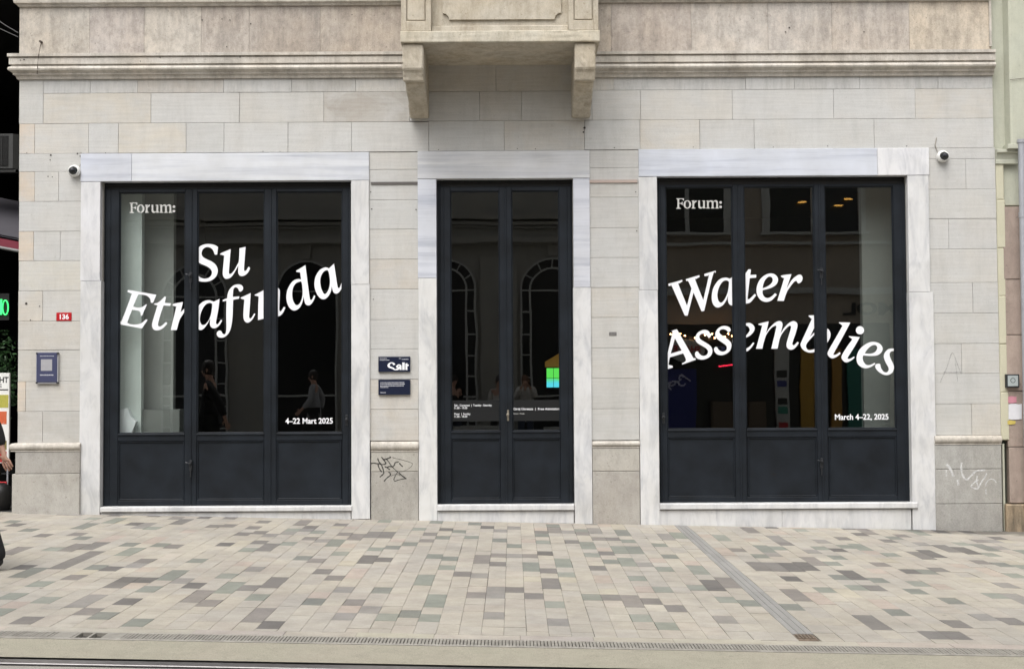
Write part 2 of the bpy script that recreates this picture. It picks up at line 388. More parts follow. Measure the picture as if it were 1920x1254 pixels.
# slotted drain along the street edge
M['slot_metal'] = simple('slot_drain_metal', (0.29,0.275,0.245), 0.55, 0.2, 0.2)
sd0 = MB(); L0, L1 = -7.5, 7.6
yA, yB = Y_SLOT0+0.004, Y_SLOT1-0.004
sl = obj('slot_drain', sd0.add([(L0,yA,gz(L0)-0.02),(L1,yA,gz(L1)-0.02),(L1,yB,gz(L1)-0.02),(L0,yB,gz(L0)-0.02)], [(0,1,2,3)]), simple('slot_dirt', (0.06,0.055,0.048), 0.9), None, None, 'structure')
bars = MB(); x = L0; rb = random.Random(3)
bars.paver(L0, L1, yB-0.014, yB, 0.002, 0.001); bars.paver(L0, L1, yA, yA+0.03, 0.001, 0.002)
gap = (G(100, 1197).x, G(216, 1199).x)
while x < L1:
    if not (gap[0] < x < gap[1]) or rb.random() < 0.45:
        bars.paver(x, x+0.0158, yA+0.03, yB-0.014, 0.001+rb.uniform(-.001,.001), 0.001, (rb.uniform(0.8,1.15),)*3)
    x += 0.021
obj('grating', bars, M['slot_metal'], sl, None, 'stuff')
obj('cover_plate', MB().paver(gap[0]-0.02, gap[0]+0.09, yA+0.006, yB-0.016, 0.003, 0.002), M['slot_metal'], sl)
obj('cover_plate', MB().paver(gap[1]-0.10, gap[1]+0.02, yA+0.006, yB-0.016, 0.003, 0.002), M['slot_metal'], sl)
# tram rail
M['rail'] = simple('tram_rail_steel', (0.22,0.21,0.21), 0.35, 0.7, 0.1)
rl = MB()
rl.paver(-9, 9, Y_RAIL-0.150, Y_RAIL-0.055, -0.002, 0.004)
tag(obj('tram_rail', rl, M['rail']), 'grooved steel tram rail set in the street at the bottom left of the picture', 'tram rail')
obj('rail_groove', MB().add([(-9,Y_RAIL-0.206,gz(-9)-0.03),(9,Y_RAIL-0.206,gz(9)-0.03),(9,Y_RAIL,gz(9)-0.03),(-9,Y_RAIL,gz(-9)-0.03)],[(0,1,2,3)]), M['black'], bpy.data.objects['tram_rail'])

# ------------------------------------------------------------------ the stone building
XL, XR = X(35.5, 0, 400), X(1861, 0, 300)
B = thing('stone_building', 'pale stone building with three anthracite shop openings framed in white marble', 'building', (0, 0, 0))
OPEN = {'left': (X(189,0,700), X(659,0,700), Z(430,340), Z(430,952)),
        'door': (X(819,0,700), X(1076,0,700), Z(945,335.5), Z(945,947)),
        'right':(X(1233.5,0,700), X(1706,0,700), Z(1470,330.5), Z(1470,944))}
# backing wall with the three openings
wl = MB(); TOP = 14.0; yb0, yb1 = 0.05, 0.45
xs = [XL, OPEN['left'][0], OPEN['left'][1], OPEN['door'][0], OPEN['door'][1], OPEN['right'][0], OPEN['right'][1], XR]
ztop = {k: v[2] for k, v in OPEN.items()}
zb = -0.35
for a, b in ((0,1),(2,3),(4,5),(6,7)): wl.box(xs[a]+(0.0 if a==0 else 0.001), xs[b], yb0, yb1, zb, 4.2)
for k in OPEN: wl.box(OPEN[k][0], OPEN[k][1], yb0, yb1, OPEN[k][2]+0.004, 4.2)
for k in OPEN: wl.box(OPEN[k][0], OPEN[k][1], yb0, yb1, zb, OPEN[k][3]-0.06)
wl.box(XL, XR, yb0, yb1, 4.2, TOP)
wl.box(XL, XL+0.4, yb1, 9, zb, TOP); wl.box(XR-0.4, XR, yb1, 9, zb, TOP); wl.box(XL, XR, 9, 9.4, zb, TOP)
wl.box(XL+0.4, XR-0.4, yb1, 9, TOP-0.3, TOP)
obj('wall', wl, M['mortar'], B)
rs = random.Random(21)
def ash(px0, px1, py0, py1, tint=None, pref=None, shade=1.0, mat='ashlar'):
    pm = pref or (px0+px1)/2
    xa, xb = X(px0,0,(py0+py1)/2), X(px1,0,(py0+py1)/2); z1, z0 = Z(pm,py0), Z(pm,py1)
    if tint is None:
        r = rs.random()
        tint = (1,1,1) if r < 0.62 else (1.015,1.0,0.975) if r < 0.85 else (0.98,0.985,0.985) if r < 0.95 else (1.03,0.995,0.945)
    k = rs.uniform(0.975, 1.025)*shade; tint = tuple(c*k for c in tint)
    g = 0.0014
    obj('stone_block', MB().block(xa+g, xb-g, rs.uniform(-0.002, 0.002), 0.06, z0+g, z1-g, 0.0022, tint, rs.uniform(-.001,.001)), M[mat], B)
PEACH = (1.12,0.985,0.85); CREAM = (1.05,1.0,0.92); GREY = (0.88,0.86,0.83)
# courses above the openings; pixel rows drift with the camera's roll, so left / middle / right are read separately
def row(xs_, y0, y1, tints={}, pref=None, shade=1.0, mat='ashlar'):
    for i in range(len(xs_)-1): ash(xs_[i], xs_[i+1], y0, y1, tints.get(i), pref, shade, mat)
pL, pM, pR = 400, 950, 1480
row([81,169,258,419,547,667,768], 147.5, 174, {2:(0.93,0.88,0.83),4:GREY}, pL, 1.0, 'ashlar_drip')
row([81,283,449,607,768], 174, 230.5, {0:CREAM,3:(0.76,0.72,0.675)}, pL)
ash(36, 81, 147.5, 231, (0.98,0.98,0.97), pL)
row([36,65,166,222,349,420,540,659,804], 230.5, 286.5, {0:PEACH,3:CREAM}, pL)
row([768,930,1110], 118, 171.5, {0:(0.98,0.94,0.88),1:(0.98,0.94,0.88)}, pM)
row([768,899.5,978,1110], 171.5, 226.5, {1:(0.95,0.92,0.88)}, pM)
row([804,945.5,1096], 226.5, 283, {}, pM)
row([1110,1151,1398,1489,1611.5,1759,1861], 138, 168, {0:CREAM}, pR, 1.0, 'ashlar_drip')
row([1110,1201,1373,1563,1716,1862], 168, 224, {}, pR)
row([1096,1200,1312,1414,1639,1863], 224, 279.5, {}, pR)
# left pier
pl = 95; XE = 152
row([35.5,XE], 288, 322, {}, pl); row([35.5,65,110,XE], 322, 378, {0:PEACH}, pl); row([35.5,XE], 378, 434, {}, pl)
row([35,63,113,XE], 434, 489, {0:PEACH}, pl); row([35,XE], 489, 545, {0:(1.04,1.01,0.94)}, pl); row([34,80,XE], 545, 602, {0:(1.07,1.01,0.93)}, pl)
row([34,XE], 602, 656, {}, pl); row([33.5,XE], 656, 715, {0:(0.97,0.95,0.91)}, pl); row([33,48,XE], 715, 771, {0:PEACH,1:(1.0,0.97,0.93)}, pl)
row([33,80,XE], 771, 831, {0:(0.92,0.89,0.86),1:(0.9,0.88,0.85)}, pl)
# pier left of the door
p1 = 738; a, b = 692, 785
ys = [286,318,342,375,430,486,542,599,654,711,767,826]
for i in range(len(ys)-1): row([a,b], ys[i], ys[i+1], {0:(1.02,0.97,0.91)} if i in (5,9,10) else {}, p1)
# pier right of the door
p2 = 1152; a, b = 1104, 1199
ys = [282,315,339,370,427,483,539,595,652,709,766,825]
for i in range(len(ys)-1): row([a,b], ys[i], ys[i+1], {0:(0.97,0.96,0.94)} if i > 7 else {}, p2)
# right pier
pr_ = 1805; a = 1740
def prow(xs_, y0, y1, t={}): row(xs_, y0, y1, t, pr_)
b_ = lambda y: 1862+ (y-90)*0.0205
prow([a,b_(286)], 277, 298); prow([a,1811,b_(325)], 298, 355); prow([a,b_(380)], 355, 410); prow([a+1,1779,b_(440)], 410, 467)
prow([a+2,b_(500)], 467, 530); prow([a+3,1824,b_(560)], 530, 587); prow([a+5,b_(615)], 587, 644, {0:(0.96,0.96,0.95)}); prow([a+6,1803,b_(670)], 644, 700)
prow([a+7,b_(730)], 700, 757, {0:(0.97,0.97,0.96)}); prow([a+8,1822,b_(790)], 757, 816, {0:(0.95,0.95,0.93),1:(1.0,0.97,0.92)})
# thin metal strips let into the two middle piers
obj('flashing', MB().box(X(696), X(784), -0.012, 0.01, Z(738,346), Z(738,341.5)), simple('flashing_dark', (0.10,0.09,0.085), 0.6), B)
obj('flashing', MB().box(X(1107), X(1197), -0.014, 0.01, Z(1152,343), Z(1152,337.5)), simple('flashing_pink', (0.42,0.34,0.30), 0.7), B)
# plinth and base moulding
def plinth(px0, px1, pref, y0, rows, out=0.045, left=0.0, bottom=None, tints=None):
    xa, xb = X(px0,-out,900)-left, X(px1,-out,900)
    zt = Z(pref, y0, -out); mt = Z(pref, rows[0], -out)
    h = zt-mt; prof = [(-0.05,zt)]
    for i in range(9):
        t_ = math.pi*(i/8); prof.append((out-0.012+0.034*math.sin(t_), zt-0.004-(h-0.016)*(1-math.cos(t_))/2))
    prof += [(out+0.006, mt+0.010), (out+0.006, mt), (-0.05, mt)]
    mb = MB(); mb.smooth = True
    if left: mb.sweep(prof, XL, xb, 1.5)
    else: mb.sweep(prof, xa, xb, 0, 'plain')
    obj('base_moulding', mb, M['cornice'], B)
    for i in range(len(rows)-1):
        z1, z0 = Z(pref, rows[i], -out), Z(pref, rows[i+1], -out)
        if i == len(rows)-2: z0 = gz((xa+xb)/2)-0.12
        bt = 0.0 if not left else 0.03*i
        obj('plinth_stone', MB().block(xa-bt+0.002, xb-0.002, -out-(0.012 if (i and left) else 0.0), 0.3 if left else 0.055, z0+0.002, z1-0.002, 0.005, (tints or [(1,1,1)]*5)[i]), M['plinth'], B)
plinth(33, 150, 90, 830, [846,888,954], 0.045, 0.03, None, [(0.88,0.86,0.84),(1.02,1.0,0.97)])
plinth(695.5, 785, 740, 827, [846,884,972], 0.02, 0, None, [(1.05,1.03,0.98),(0.92,0.90,0.87)])
plinth(1111, 1200, 1155, 826, [839,883,980], 0.02, 0, None, [(1.08,1.05,1.0),(0.97,0.94,0.91)])
plinth(1754, 1879, 1815, 816, [833,879,944,992], 0.035, 0, None, [(0.93,0.935,0.93),(0.90,0.90,0.89),(0.86,0.855,0.845)])
# marble surrounds
def slab(px0, px1, py0, py1, mat, tint=None, out=0.02, deep=0.115, pref=None):
    pm = pref or (px0+px1)/2; g = 0.0012; pc = (py0+py1)/2
    k = rs.uniform(0.96, 1.03)
    obj('marble_slab', MB().block(X(px0,0,pc)+g, X(px1,0,pc)-g, -out-rs.uniform(0,.002), deep, Z(pm,py1)+g, Z(pm,py0)-g, 0.003, tuple(c*k for c in (tint or (1,1,1)))), mat, B)
H, V = M['marble_h'], M['marble_v']
slab(152, 248, 287.5, 340, H, (0.97,0.98,1.02), pref=425); slab(248, 692.5, 287.5, 340, H, (1.03,1.03,1.03), pref=425)
slab(152, 189, 340.5, 526, V, (1.0,1.0,1.02), pref=400); slab(150.5, 189.5, 526, 966, V, None, pref=400)
slab(658.5, 692.5, 340.5, 535, V, None, pref=420); slab(659, 694, 535, 974, V, (1.02,1.02,1.02), pref=420)
slab(783, 1105.5, 283.5, 335.5, H, (1.0,0.985,0.96), pref=945)
slab(783.5, 818.5, 336, 521, H, (0.98,0.99,1.03), pref=945); slab(785, 819.5, 521, 975, V, (1.02,1.02,1.01), pref=945)
slab(1075, 1106, 336, 540, H, (0.99,0.99,1.02), pref=945); slab(1076, 1109.5, 540, 984, V, None, pref=945)
slab(1197, 1644, 279.5, 330.5, H, (0.96,0.98,1.03), pref=1470); slab(1644, 1741, 279.5, 330.5, V, (1.10,1.10,1.12), pref=1470)
slab(1197.5, 1232.5, 331, 543, V, None, pref=1470); slab(1199, 1235, 543, 986, V, (1.03,1.03,1.03), pref=1470)
slab(1702, 1742, 331, 549, V, None, pref=1470); slab(1707, 1753, 549, 1000, V, (0.98,0.98,0.98), pref=1470)
# sills and risers
def sill(px0, px1, py0, py1, pref):
    mb = MB().block(X(px0,0,950), X(px1,0,950), -0.045, 0.30, Z(pref,py1,-0.045), Z(pref,py0,-0.045), 0.008)
    obj('window_sill', mb, M['marble_v'], B)
sill(190, 660.5, 949.5, 959, 425); sill(820, 1076.5, 946, 957, 948); sill(1236.5, 1719, 943, 954, 1475)
def riser(px0, px1, py0, pref):
    xa, xb = X(px0,0,965)+0.001, X(px1,0,965)-0.001
    obj('marble_slab', MB().block(xa, xb, -0.012, 0.06, gz(xb)-0.12, Z(pref,py0)-0.001, 0.002), M['marble_v'], B)
riser(190, 658, 959.5, 425); riser(820, 1076, 957.5, 948); riser(1235.5, 1466, 954.5, 1475); riser(1466, 1708, 954.5, 1475)

# cornice
def zp(y, o, px=400): return Z(px, y, -o)
def corn_prof(px, d=0):
    p = [(-0.04,zp(96+d,0.105,px)),(0.105,zp(98.5+d,0.105,px)),(0.105,zp(104+d,0.105,px)),(0.078,zp(105+d,0.08,px)),(0.078,zp(107+d,0.08,px)),(0.09,zp(108+d,0.09,px)),(0.09,zp(119+d,0.09,px)),(0.07,zp(120+d,0.07,px)),(0.07,zp(122.5+d,0.07,px)),(0.094,zp(124+d,0.09,px)),(0.103,zp(127+d,0.10,px)),(0.097,zp(130+d,0.095,px)),(0.070,zp(133.5+d,0.07,px)),(0.058,zp(136+d,0.06,px)),(0.058,zp(138.5+d,0.06,px)),(0.040,zp(140+d,0.04,px)),(0.032,zp(143+d,0.03,px)),(0.025,zp(147+d,0.025,px)),(-0.04,zp(148+d,0,px))]
    return p
cl = MB(); cl.smooth = True; cl.sweep(corn_prof(400), XL, X(772,0,120), 1.5); obj('cornice', cl, M['cornice'], B)
cr = MB(); cr.smooth = True; cr.sweep(corn_prof(1500,-4), X(1108,0,120), X(1861,0,120), 0, 'right'); obj('cornice', cr, M['cornice'], B)
# stained frieze of stone slabs above the cornice, and the moulding at the top of the picture
def frieze(xs_, ybot, ytop, pref, tints):
    for i in range(len(xs_)-1):
        g = 0.001
        obj('frieze_slab', MB().block(X(xs_[i],0,50)+g, X(xs_[i+1],0,50)-g, 0.004+rs.uniform(-.001,.001), 0.06, Z(pref,ybot), Z(pref,ytop), 0.002, tints[i]), M['attic'], B)
frieze([36,168,270,377,467,600,755], 100, 8, 400, [(1.03,1.02,0.99),(0.97,0.94,0.94),(1.06,1.04,1.0),(0.90,0.86,0.83),(0.84,0.80,0.77),(0.88,0.83,0.78)])
frieze([1105,1146,1296,1440,1560,1705,1858], 96, 3, 1500, [(0.95,0.9,0.84),(0.90,0.86,0.84),(1.04,1.02,1.0),(1.02,1.01,1.01),(1.0,0.97,0.95),(1.10,1.03,0.92)])
def top_prof(px, d=0):
    return [(-0.04,zp(-70+d,0.07,px)),(0.10,zp(-66+d,0.1,px)),(0.10,zp(-40+d,0.1,px)),(0.07,zp(-30+d,0.07,px)),(0.062,zp(-2+d,0.06,px)),(0.055,zp(4+d,0.055,px)),(0.03,zp(7+d,0.03,px)),(0.02,zp(11+d,0.02,px)),(-0.04,zp(13+d,0,px))]
t1 = MB(); t1.smooth = True; t1.sweep(top_prof(400), XL, X(770,0,0), 1.5); obj('upper_moulding', t1, M['cornice'], B)
t2 = MB(); t2.smooth = True; t2.sweep(top_prof(1500,-8), X(1108,0,0), X(1858,0,0), 0, 'right'); obj('upper_moulding', t2, M['cornice'], B)
obj('upper_storey', MB().box(XL, XR, 0.012, 0.05, Z(400,-50), TOP), M['attic'], B)
obj('edge_pilaster', MB().box(X(1854,-0.0,50), X(1858,0,50), -0.02, 0.05, Z(1856,88), Z(1856,-30)), M['cornice'], B)

# balcony with panelled parapet, slab and two brackets
bal = MB(); BY = -0.95; q = lambda px: X(px, BY, 60); qz = lambda py, y=BY: Z(940, py, y)
bal.block(q(750.5), q(1125), BY, 0.05, qz(79), qz(57.5), 0.006, (1.08,1.10,1.10))
bal_me = bal; bo = obj('balcony', bal, M['balcony'], B, 'stone balcony slab above the door with panelled parapet'); chip(bo.data, 0.006, 14, 7)
und = MB()                                       # coved bed mould below the slab
zs = qz(79)-0.001
und.prism([(-0.90,zs),(0.05,zs),(0.05,Z(940,121,0.0)),(-0.02,Z(940,121.5,-0.02)),(-0.58,Z(940,97,-0.58)),(-0.64,Z(940,96,-0.64)),(-0.86,Z(940,84,-0.86))], 'x', q(778), q(1097))
obj('bed_mould', und, M['balcony'], bo)
PYF = BY+0.02
def pier(px0, px1):
    mb = MB(); x0, x1 = X(px0,PYF,30), X(px1,PYF,30); z0, z1 = qz(57)-0.0, Z(940,-140,PYF)
    ix0, ix1, iz0 = x0+(x1-x0)*0.17, x1-(x1-x0)*0.17, Z(940,39,PYF)
    mb.box(x0, x1, PYF+0.028, 0.0+PYF+0.25, z0+0.002, z1)
    mb.block(x0, ix0, PYF, PYF+0.03, z0+0.001, z1, 0.004); mb.block(ix1, x1, PYF, PYF+0.03, z0+0.001, z1, 0.004)
    mb.block(ix0, ix1, PYF, PYF+0.03, z0+0.001, iz0, 0.004)
    mb.block(ix0+0.012, ix1-0.012, PYF+0.012, PYF+0.035, iz0+0.012, z1, 0.004)
    obj('parapet_pier', mb, M['balcony'], bo)
pier(752, 808); pier(1066, 1122)
pp = MB(); YP = PYF+0.07
pp.box(X(808,YP,30), X(1066,YP,30), YP+0.02, YP+0.2, qz(57)+0.001, Z(940,-140,YP))
x0, x1 = X(830,YP,30), X(1052,YP,30); zt, zl = Z(940,-140,YP), Z(940,37,YP); nt_ = 0.075
poly = [(x0,zt),(x0,zl+nt_)]
for i in range(7):
    t_ = math.pi/2*i/6; poly.append((x0+nt_*math.sin(t_)*0.9, zl+nt_*math.cos(t_)*0.9))
for i in range(7):
    t_ = math.pi/2*(1-i/6); poly.append((x1-nt_*math.sin(t_)*0.9, zl+nt_*math.cos(t_)*0.9))
poly += [(x1,zl+nt_),(x1,zt)]
pp.prism(poly, 'y', YP-0.004, YP+0.03)
pp.block(X(809,YP,30), X(1065,YP,30), YP-0.012, YP+0.03, qz(57)+0.001, Z(940,49,YP), 0.006)
obj('parapet_panel', pp, M['balcony'], bo)
side = MB()
for s_, e in ((q(752), q(752)+0.14), (q(1122)-0.14, q(1122))): side.box(s_, e, PYF+0.26, 0.0, qz(57)+0.001, Z(940,-140,PYF))
obj('parapet_side', side, M['balcony'], bo)
def bracket(px0, px1, flip):
    mb = MB(); xa, xb = X(px0,-0.9,110), X(px1,-0.9,110)
    z0 = zs-0.0005
    f = lambda y, py: (y, Z(940, py, y))
    mb.prism([(-0.915,z0),f(-0.915,129),f(-0.885,134),f(-0.85,153),f(-0.60,154),(-0.60,z0)], 'x', xa, xb)
    mb.prism([(-0.60,z0-0.001),f(-0.64,156),f(-0.56,166),f(-0.33,190),f(-0.21,205),f(-0.14,214),f(-0.13,220),f(0.0,222),(0.02,Z(940,222,0)),(0.02,z0-0.001)], 'x', xa+0.006, xb-0.004)
    o_ = obj('bracket', mb, M['balcony'], bo); chip(o_.data, 0.011, 4, flip)
bracket(754.5, 794, 1); bracket(1077.5, 1117, -1)

# iron hook and wire at the left end of the cornice, old anchor holes
hk = MB(); a_ = P(78, 80, -0.0)
hk.lathe((a_.x, a_.y, a_.z), [(0,-0.05),(0.012,-0.05),(0.014,0.0),(0.012,0.01)], 'y', 8)
hk.tube([P(77.5,81,-0.04), P(74.5,92,-0.06), P(72,105,-0.125), P(70.5,125,-0.12), P(69.5,139,-0.06)], 0.004, 5)
obj('iron_hook', hk, M['iron'], B)
ho = MB()
for px, py, r_ in [(95,291,.010),(94,300,.006),(50,287,.005),(145,288,.008),(150,293,.007),(90,331,.007),(98,332,.006),(198,287,.005),(345,286,.004),(493,284,.005),(525,284,.004),(822,281,.005),(970,279,.005),(1004,279,.005),(1152,277,.006),(1300,276,.005),(1450,276,.005),(1552,274,.005),(1700,274,.006),(49,569,.014),(74,574,.007),(57,600,.007),(45,112,.008),(38,113,.006),(300,108,.006),(450,107,.008),(379,38,.007),(416,36,.006),(431,38,.006),(470,45,.007),(425,88,.006),(660,28,.006),(1480,52,.009),(1473,60,.007),(1620,60,.006),(695,360,.006),(697,392,.008),(780,393,.007),(1192,360,.006),(1194,433,.007),(700,561,.006),(1858,82,.014),(263,115,.005),(1096,240,.014),(1094,248,.010)]:
    p_ = P(px, py, -0.004 if 147 < py or py < 95 else -0.095)
    ho.lathe((p_.x, p_.y-0.001, p_.z), [(r_, 0.004), (r_*0.9, 0), (0.0005, 0.0)], 'y', 7)
obj('anchor_hole', ho, simple('hole_dark', (0.035,0.03,0.027), 0.9), B, None, 'stuff')
obj('old_plate_mark', MB().block(X(1142), X(1156), -0.006, 0.0, Z(1149,629), Z(1149,622.5), 0.002), simple('old_tag', (0.16,0.155,0.15), 0.7, 0, 0.3, scale=90), B)
# ------------------------------------------------------------------ shop windows and door
YF, YG = 0.070, 0.098                            # front of the steel frames, front of the glass
M['lockmetal'] = simple('lock_metal', (0.030,0.032,0.036), 0.4, 0.4)
M['brass'] = simple('worn_brass', (0.30,0.27,0.22), 0.35, 0.6)
def opening(name, key, label, panes, ptop, pbot, pan, ltop, lbot, xl, xr, top, bot):
    """panes / pan: pixel x ranges of the glass and of the lower panels; xl..xr the outer frame"""
    pm = (xl+xr)/2
    fx = lambda px: X(px, YF, 640); fz = lambda py: Z(pm, py, YF)
    mb = MB(); o0, o1, zt, zb_ = OPEN[key]
    edges = [xl]+sum([[a, b] for a, b in panes], [])+[xr]
    mb.box(o0+0.001, fx(xl)+0.01, YF+0.02, YF+0.09, zb_+0.001, zt-0.002); mb.box(fx(xr)-0.01, o1-0.001, YF+0.02, YF+0.09, zb_+0.001, zt-0.002)
    nb = len(panes)
    for i in range(nb+1):
        a, b = edges[2*i], edges[2*i+1]
        if 0 < i < nb:                           # meeting stiles of two leaves, with a cover strip
            mid = (a+b)/2
            mb.block(fx(a), fx(mid)-0.003, YF, YF+0.05, fz(bot), fz(top), 0.004); mb.block(fx(mid)+0.003, fx(b), YF, YF+0.05, fz(bot), fz(top), 0.004)
            mb.block(fx(mid)-0.011, fx(mid)+0.011, YF-0.010, YF+0.001, fz(bot)+0.01, fz(top)-0.01, 0.004)
        else:
            mb.block(fx(a), fx(b), YF, YF+0.05, fz(bot), fz(top), 0.004)
            c = a+(b-a)*(0.35 if i == 0 else 0.65); mb.block(fx(c)-0.006, fx(c)+0.006, YF-0.006, YF+0.001, fz(bot)+0.01, fz(top)-0.01, 0.003)
    for i in range(nb):
        a, b = fx(panes[i][0])+0.0005, fx(panes[i][1])-0.0005
        mb.block(a, b, YF, YF+0.05, fz(ptop), fz(top)-0.0005, 0.004)
        mb.block(a, b, YF, YF+0.05, fz(ltop), fz(pbot), 0.004)
        mb.block(a, b, YF-0.012, YF-0.0005, fz(pbot+3.2), fz(pbot+0.3), 0.003)      # weather ledge
        mb.block(a, b, YF, YF+0.05, fz(bot)+0.0005, fz(lbot), 0.004)
        # glazing beads
        g_ = 0.012
        for (x0, x1, z0, z1) in ((a,a+g_,fz(pbot),fz(ptop)),(b-g_,b,fz(pbot),fz(ptop)),(a+g_,b-g_,fz(ptop)-g_,fz(ptop)),(a+g_,b-g_,fz(pbot),fz(pbot)+g_)):
            mb.block(x0, x1, YF+0.012, YF+0.034, z0, z1, 0.004)
    w_ = obj(name, mb, M['steel'], B, label)
    for i in range(nb):
        a, b = fx(panes[i][0])+0.002, fx(panes[i][1])-0.002
        gm = MB().box(a, b, YG, YG+0.006, fz(pbot)+0.002, fz(ptop)-0.002)
        obj('glass_pane', gm, M['glass'], w_)
        pb = MB(); a, b = fx(pan[i][0]), fx(pan[i][1]); z0, z1 = fz(lbot), fz(ltop)
        sa, sb = fx(panes[i][0])+0.001, fx(panes[i][1])-0.001
        a, b = max(a, sa), min(b, sb)
        pb.box(sa, sb, YF+0.020, YF+0.03, z0+0.001, z1-0.001)
        e = 0.016
        for (x0,x1,zz0,zz1) in ((a,a+e,z0+.001,z1-.001),(b-e,b,z0+.001,z1-.001),(a+e,b-e,z1-e-.001,z1-.001),(a+e,b-e,z0+.001,z0+e)):
            pb.block(x0, x1, YF+0.006, YF+0.021, zz0, zz1, 0.005)
        obj('lower_panel', pb, M['steel'], w_)
    tr = MB(); tr.box(o0+0.001, o1-0.001, YF+0.055, YF+0.10, zt-0.001, fz(top)-0.01); tr.box(o0+0.004, o1-0.004, YF+0.028, YF+0.054, fz(top)+0.002, zt-0.012); tr.box(o0+0.004, o1-0.004, YF+0.012, YF+0.027, zt-0.03, zt-0.016)
    for k in range(7):
        xx = o0+(o1-o0)*(0.06+0.88*rs.random()); tr.block(xx, xx+0.05, YF+0.004, YF+0.012, zt-0.028, zt-0.018, 0.002)
    obj('head_track', tr, M['black'], w_)
    return w_
WL = opening('shop_window', 'left', 'three-leaf anthracite shop window lettered Su Etrafinda', [(222,346.5),(369,495.5),(518,642)], 360, 812, [(222,347),(366,495),(516,640)], 826, 937, 197, 658, 354, 948)
WD = opening('entrance_door', 'door', 'double-leaf anthracite glazed entrance door', [(845,937.5),(960,1050)], 358, 808, [(845,938),(958,1055)], 822, 935, 826, 1072, 350, 944.5)
WR = opening('shop_window', 'right', 'three-leaf anthracite shop window lettered Water Assemblies', [(1250,1376.5),(1397.5,1530),(1549.5,1679)], 350, 804, [(1250,1380),(1400,1532),(1552,1684)], 819, 931, 1237, 1703, 346, 941)
def lock(px, py, w_, big=1.0):
    p_ = P(px, py, YF-0.012); mb = MB(); x, y, z = p_; mb.smooth = True
    mb.block(x-0.016*big, x+0.016*big, y-0.012, y+0.006, z-0.055*big, z+0.055*big, 0.004)
    mb.lathe((x, y-0.012, z+0.02), [(0.018,0.0),(0.016,-0.02),(0.010,-0.028),(0.0005,-0.03)], 'y', 10)
    mb.tube([(x,y-0.02,z+0.02),(x-0.03,y-0.035,z+0.03),(x-0.05,y-0.03,z+0.034)], 0.006, 6)
    mb.tube([(x,y-0.006,z-0.05),(x,y-0.006,z-0.13)], 0.007, 6)
    obj('window_bolt', mb, M['lockmetal'], w_)
lock(357.5, 520, WL); lock(357.5, 872, WL); lock(1540, 512, WR); lock(1540.5, 868, WR)
def knob(px, py, w_, mat):
    p_ = P(px, py, YF-0.006); mb = MB(); mb.smooth = True
    mb.lathe(p_, [(0.018,0.008),(0.017,-0.004),(0.010,-0.006),(0.010,-0.02),(0.016,-0.028),(0.014,-0.040),(0.0005,-0.044)], 'y', 12)
    mb.block(p_.x-0.014, p_.x+0.014, p_.y-0.003, p_.y+0.008, p_.z-0.07, p_.z+0.05, 0.003)
    obj('door_knob', mb, mat, w_)
knob(952, 777, WD, M['brass']); knob(650, 786, WL, M['lockmetal']); knob(1244, 782, WR, M['lockmetal'])

# ------------------------------------------------------------------ vinyl lettering on the glass
def outline(s_, sc, ox, oy):
    """'x,y' smooth points and 'x,y!' corners, read off an enlargement -> dense polygon in photo pixels"""
    pts = []
    for tk in s_.split():
        c = tk.endswith('!'); a, b = tk.rstrip('!').split(','); pts.append((float(a)/sc+ox, float(b)/sc+oy, c))
    out = []; n = len(pts)
    for i in range(n):
        p0, p1, p2, p3 = pts[i-1], pts[i], pts[(i+1)%n], pts[(i+2)%n]
        out.append(p1[:2])
        if p1[2] and p2[2]: continue
        a = p1 if p1[2] else p0; d = p2 if p2[2] else p3
        for k in range(1, 5):
            t = k/5; t2, t3 = t*t, t*t*t
            f = lambda j: 0.5*((2*p1[j])+(p2[j]-a[j])*t+(2*a[j]-5*p1[j]+4*p2[j]-d[j])*t2+(3*p1[j]-a[j]-3*p2[j]+d[j])*t3)
            out.append((f(0), f(1)))
    return out
def circ(x, y, r, n=20): return ' '.join('%g,%g' % (x+r*math.cos(2*math.pi*i/n), y+r*math.sin(2*math.pi*i/n)) for i in range(n))
def ell(x, y, a, b, n=20): return ' '.join('%g,%g' % (x+a*math.cos(2*math.pi*i/n), y+b*math.sin(2*math.pi*i/n)) for i in range(n))
def shapes_mesh(name, polys, Y, mat, thick=0.0004):
    """filled flat shapes (outer outlines and holes) on the plane y=Y"""
    cu = bpy.data.curves.new(name, 'CURVE'); cu.dimensions = '2D'; cu.fill_mode = 'BOTH'; cu.extrude = thick
    for pl in polys:
        w3 = [P(x, y, Y) for x, y in pl]
        sp = cu.splines.new('POLY'); sp.points.add(len(w3)-1); sp.use_cyclic_u = True
        for k, v in enumerate(w3): sp.points[k].co = (v.x, v.z, 0, 1)
    return curve_mesh(name, cu, Y, mat)
def curve_mesh(name, cu, Y, mat, M4=None):
    o = bpy.data.objects.new('tmp', cu); C.objects.link(o)
    dg = bpy.context.evaluated_depsgraph_get(); me = bpy.data.meshes.new_from_object(o.evaluated_get(dg))
    bpy.data.objects.remove(o); bpy.data.curves.remove(cu)
    me.transform(M4 if M4 else Matrix(((1,0,0,0),(0,0,-1,Y),(0,1,0,0),(0,0,0,1))))
    me.name = name; me.materials.clear(); me.materials.append(mat); return me
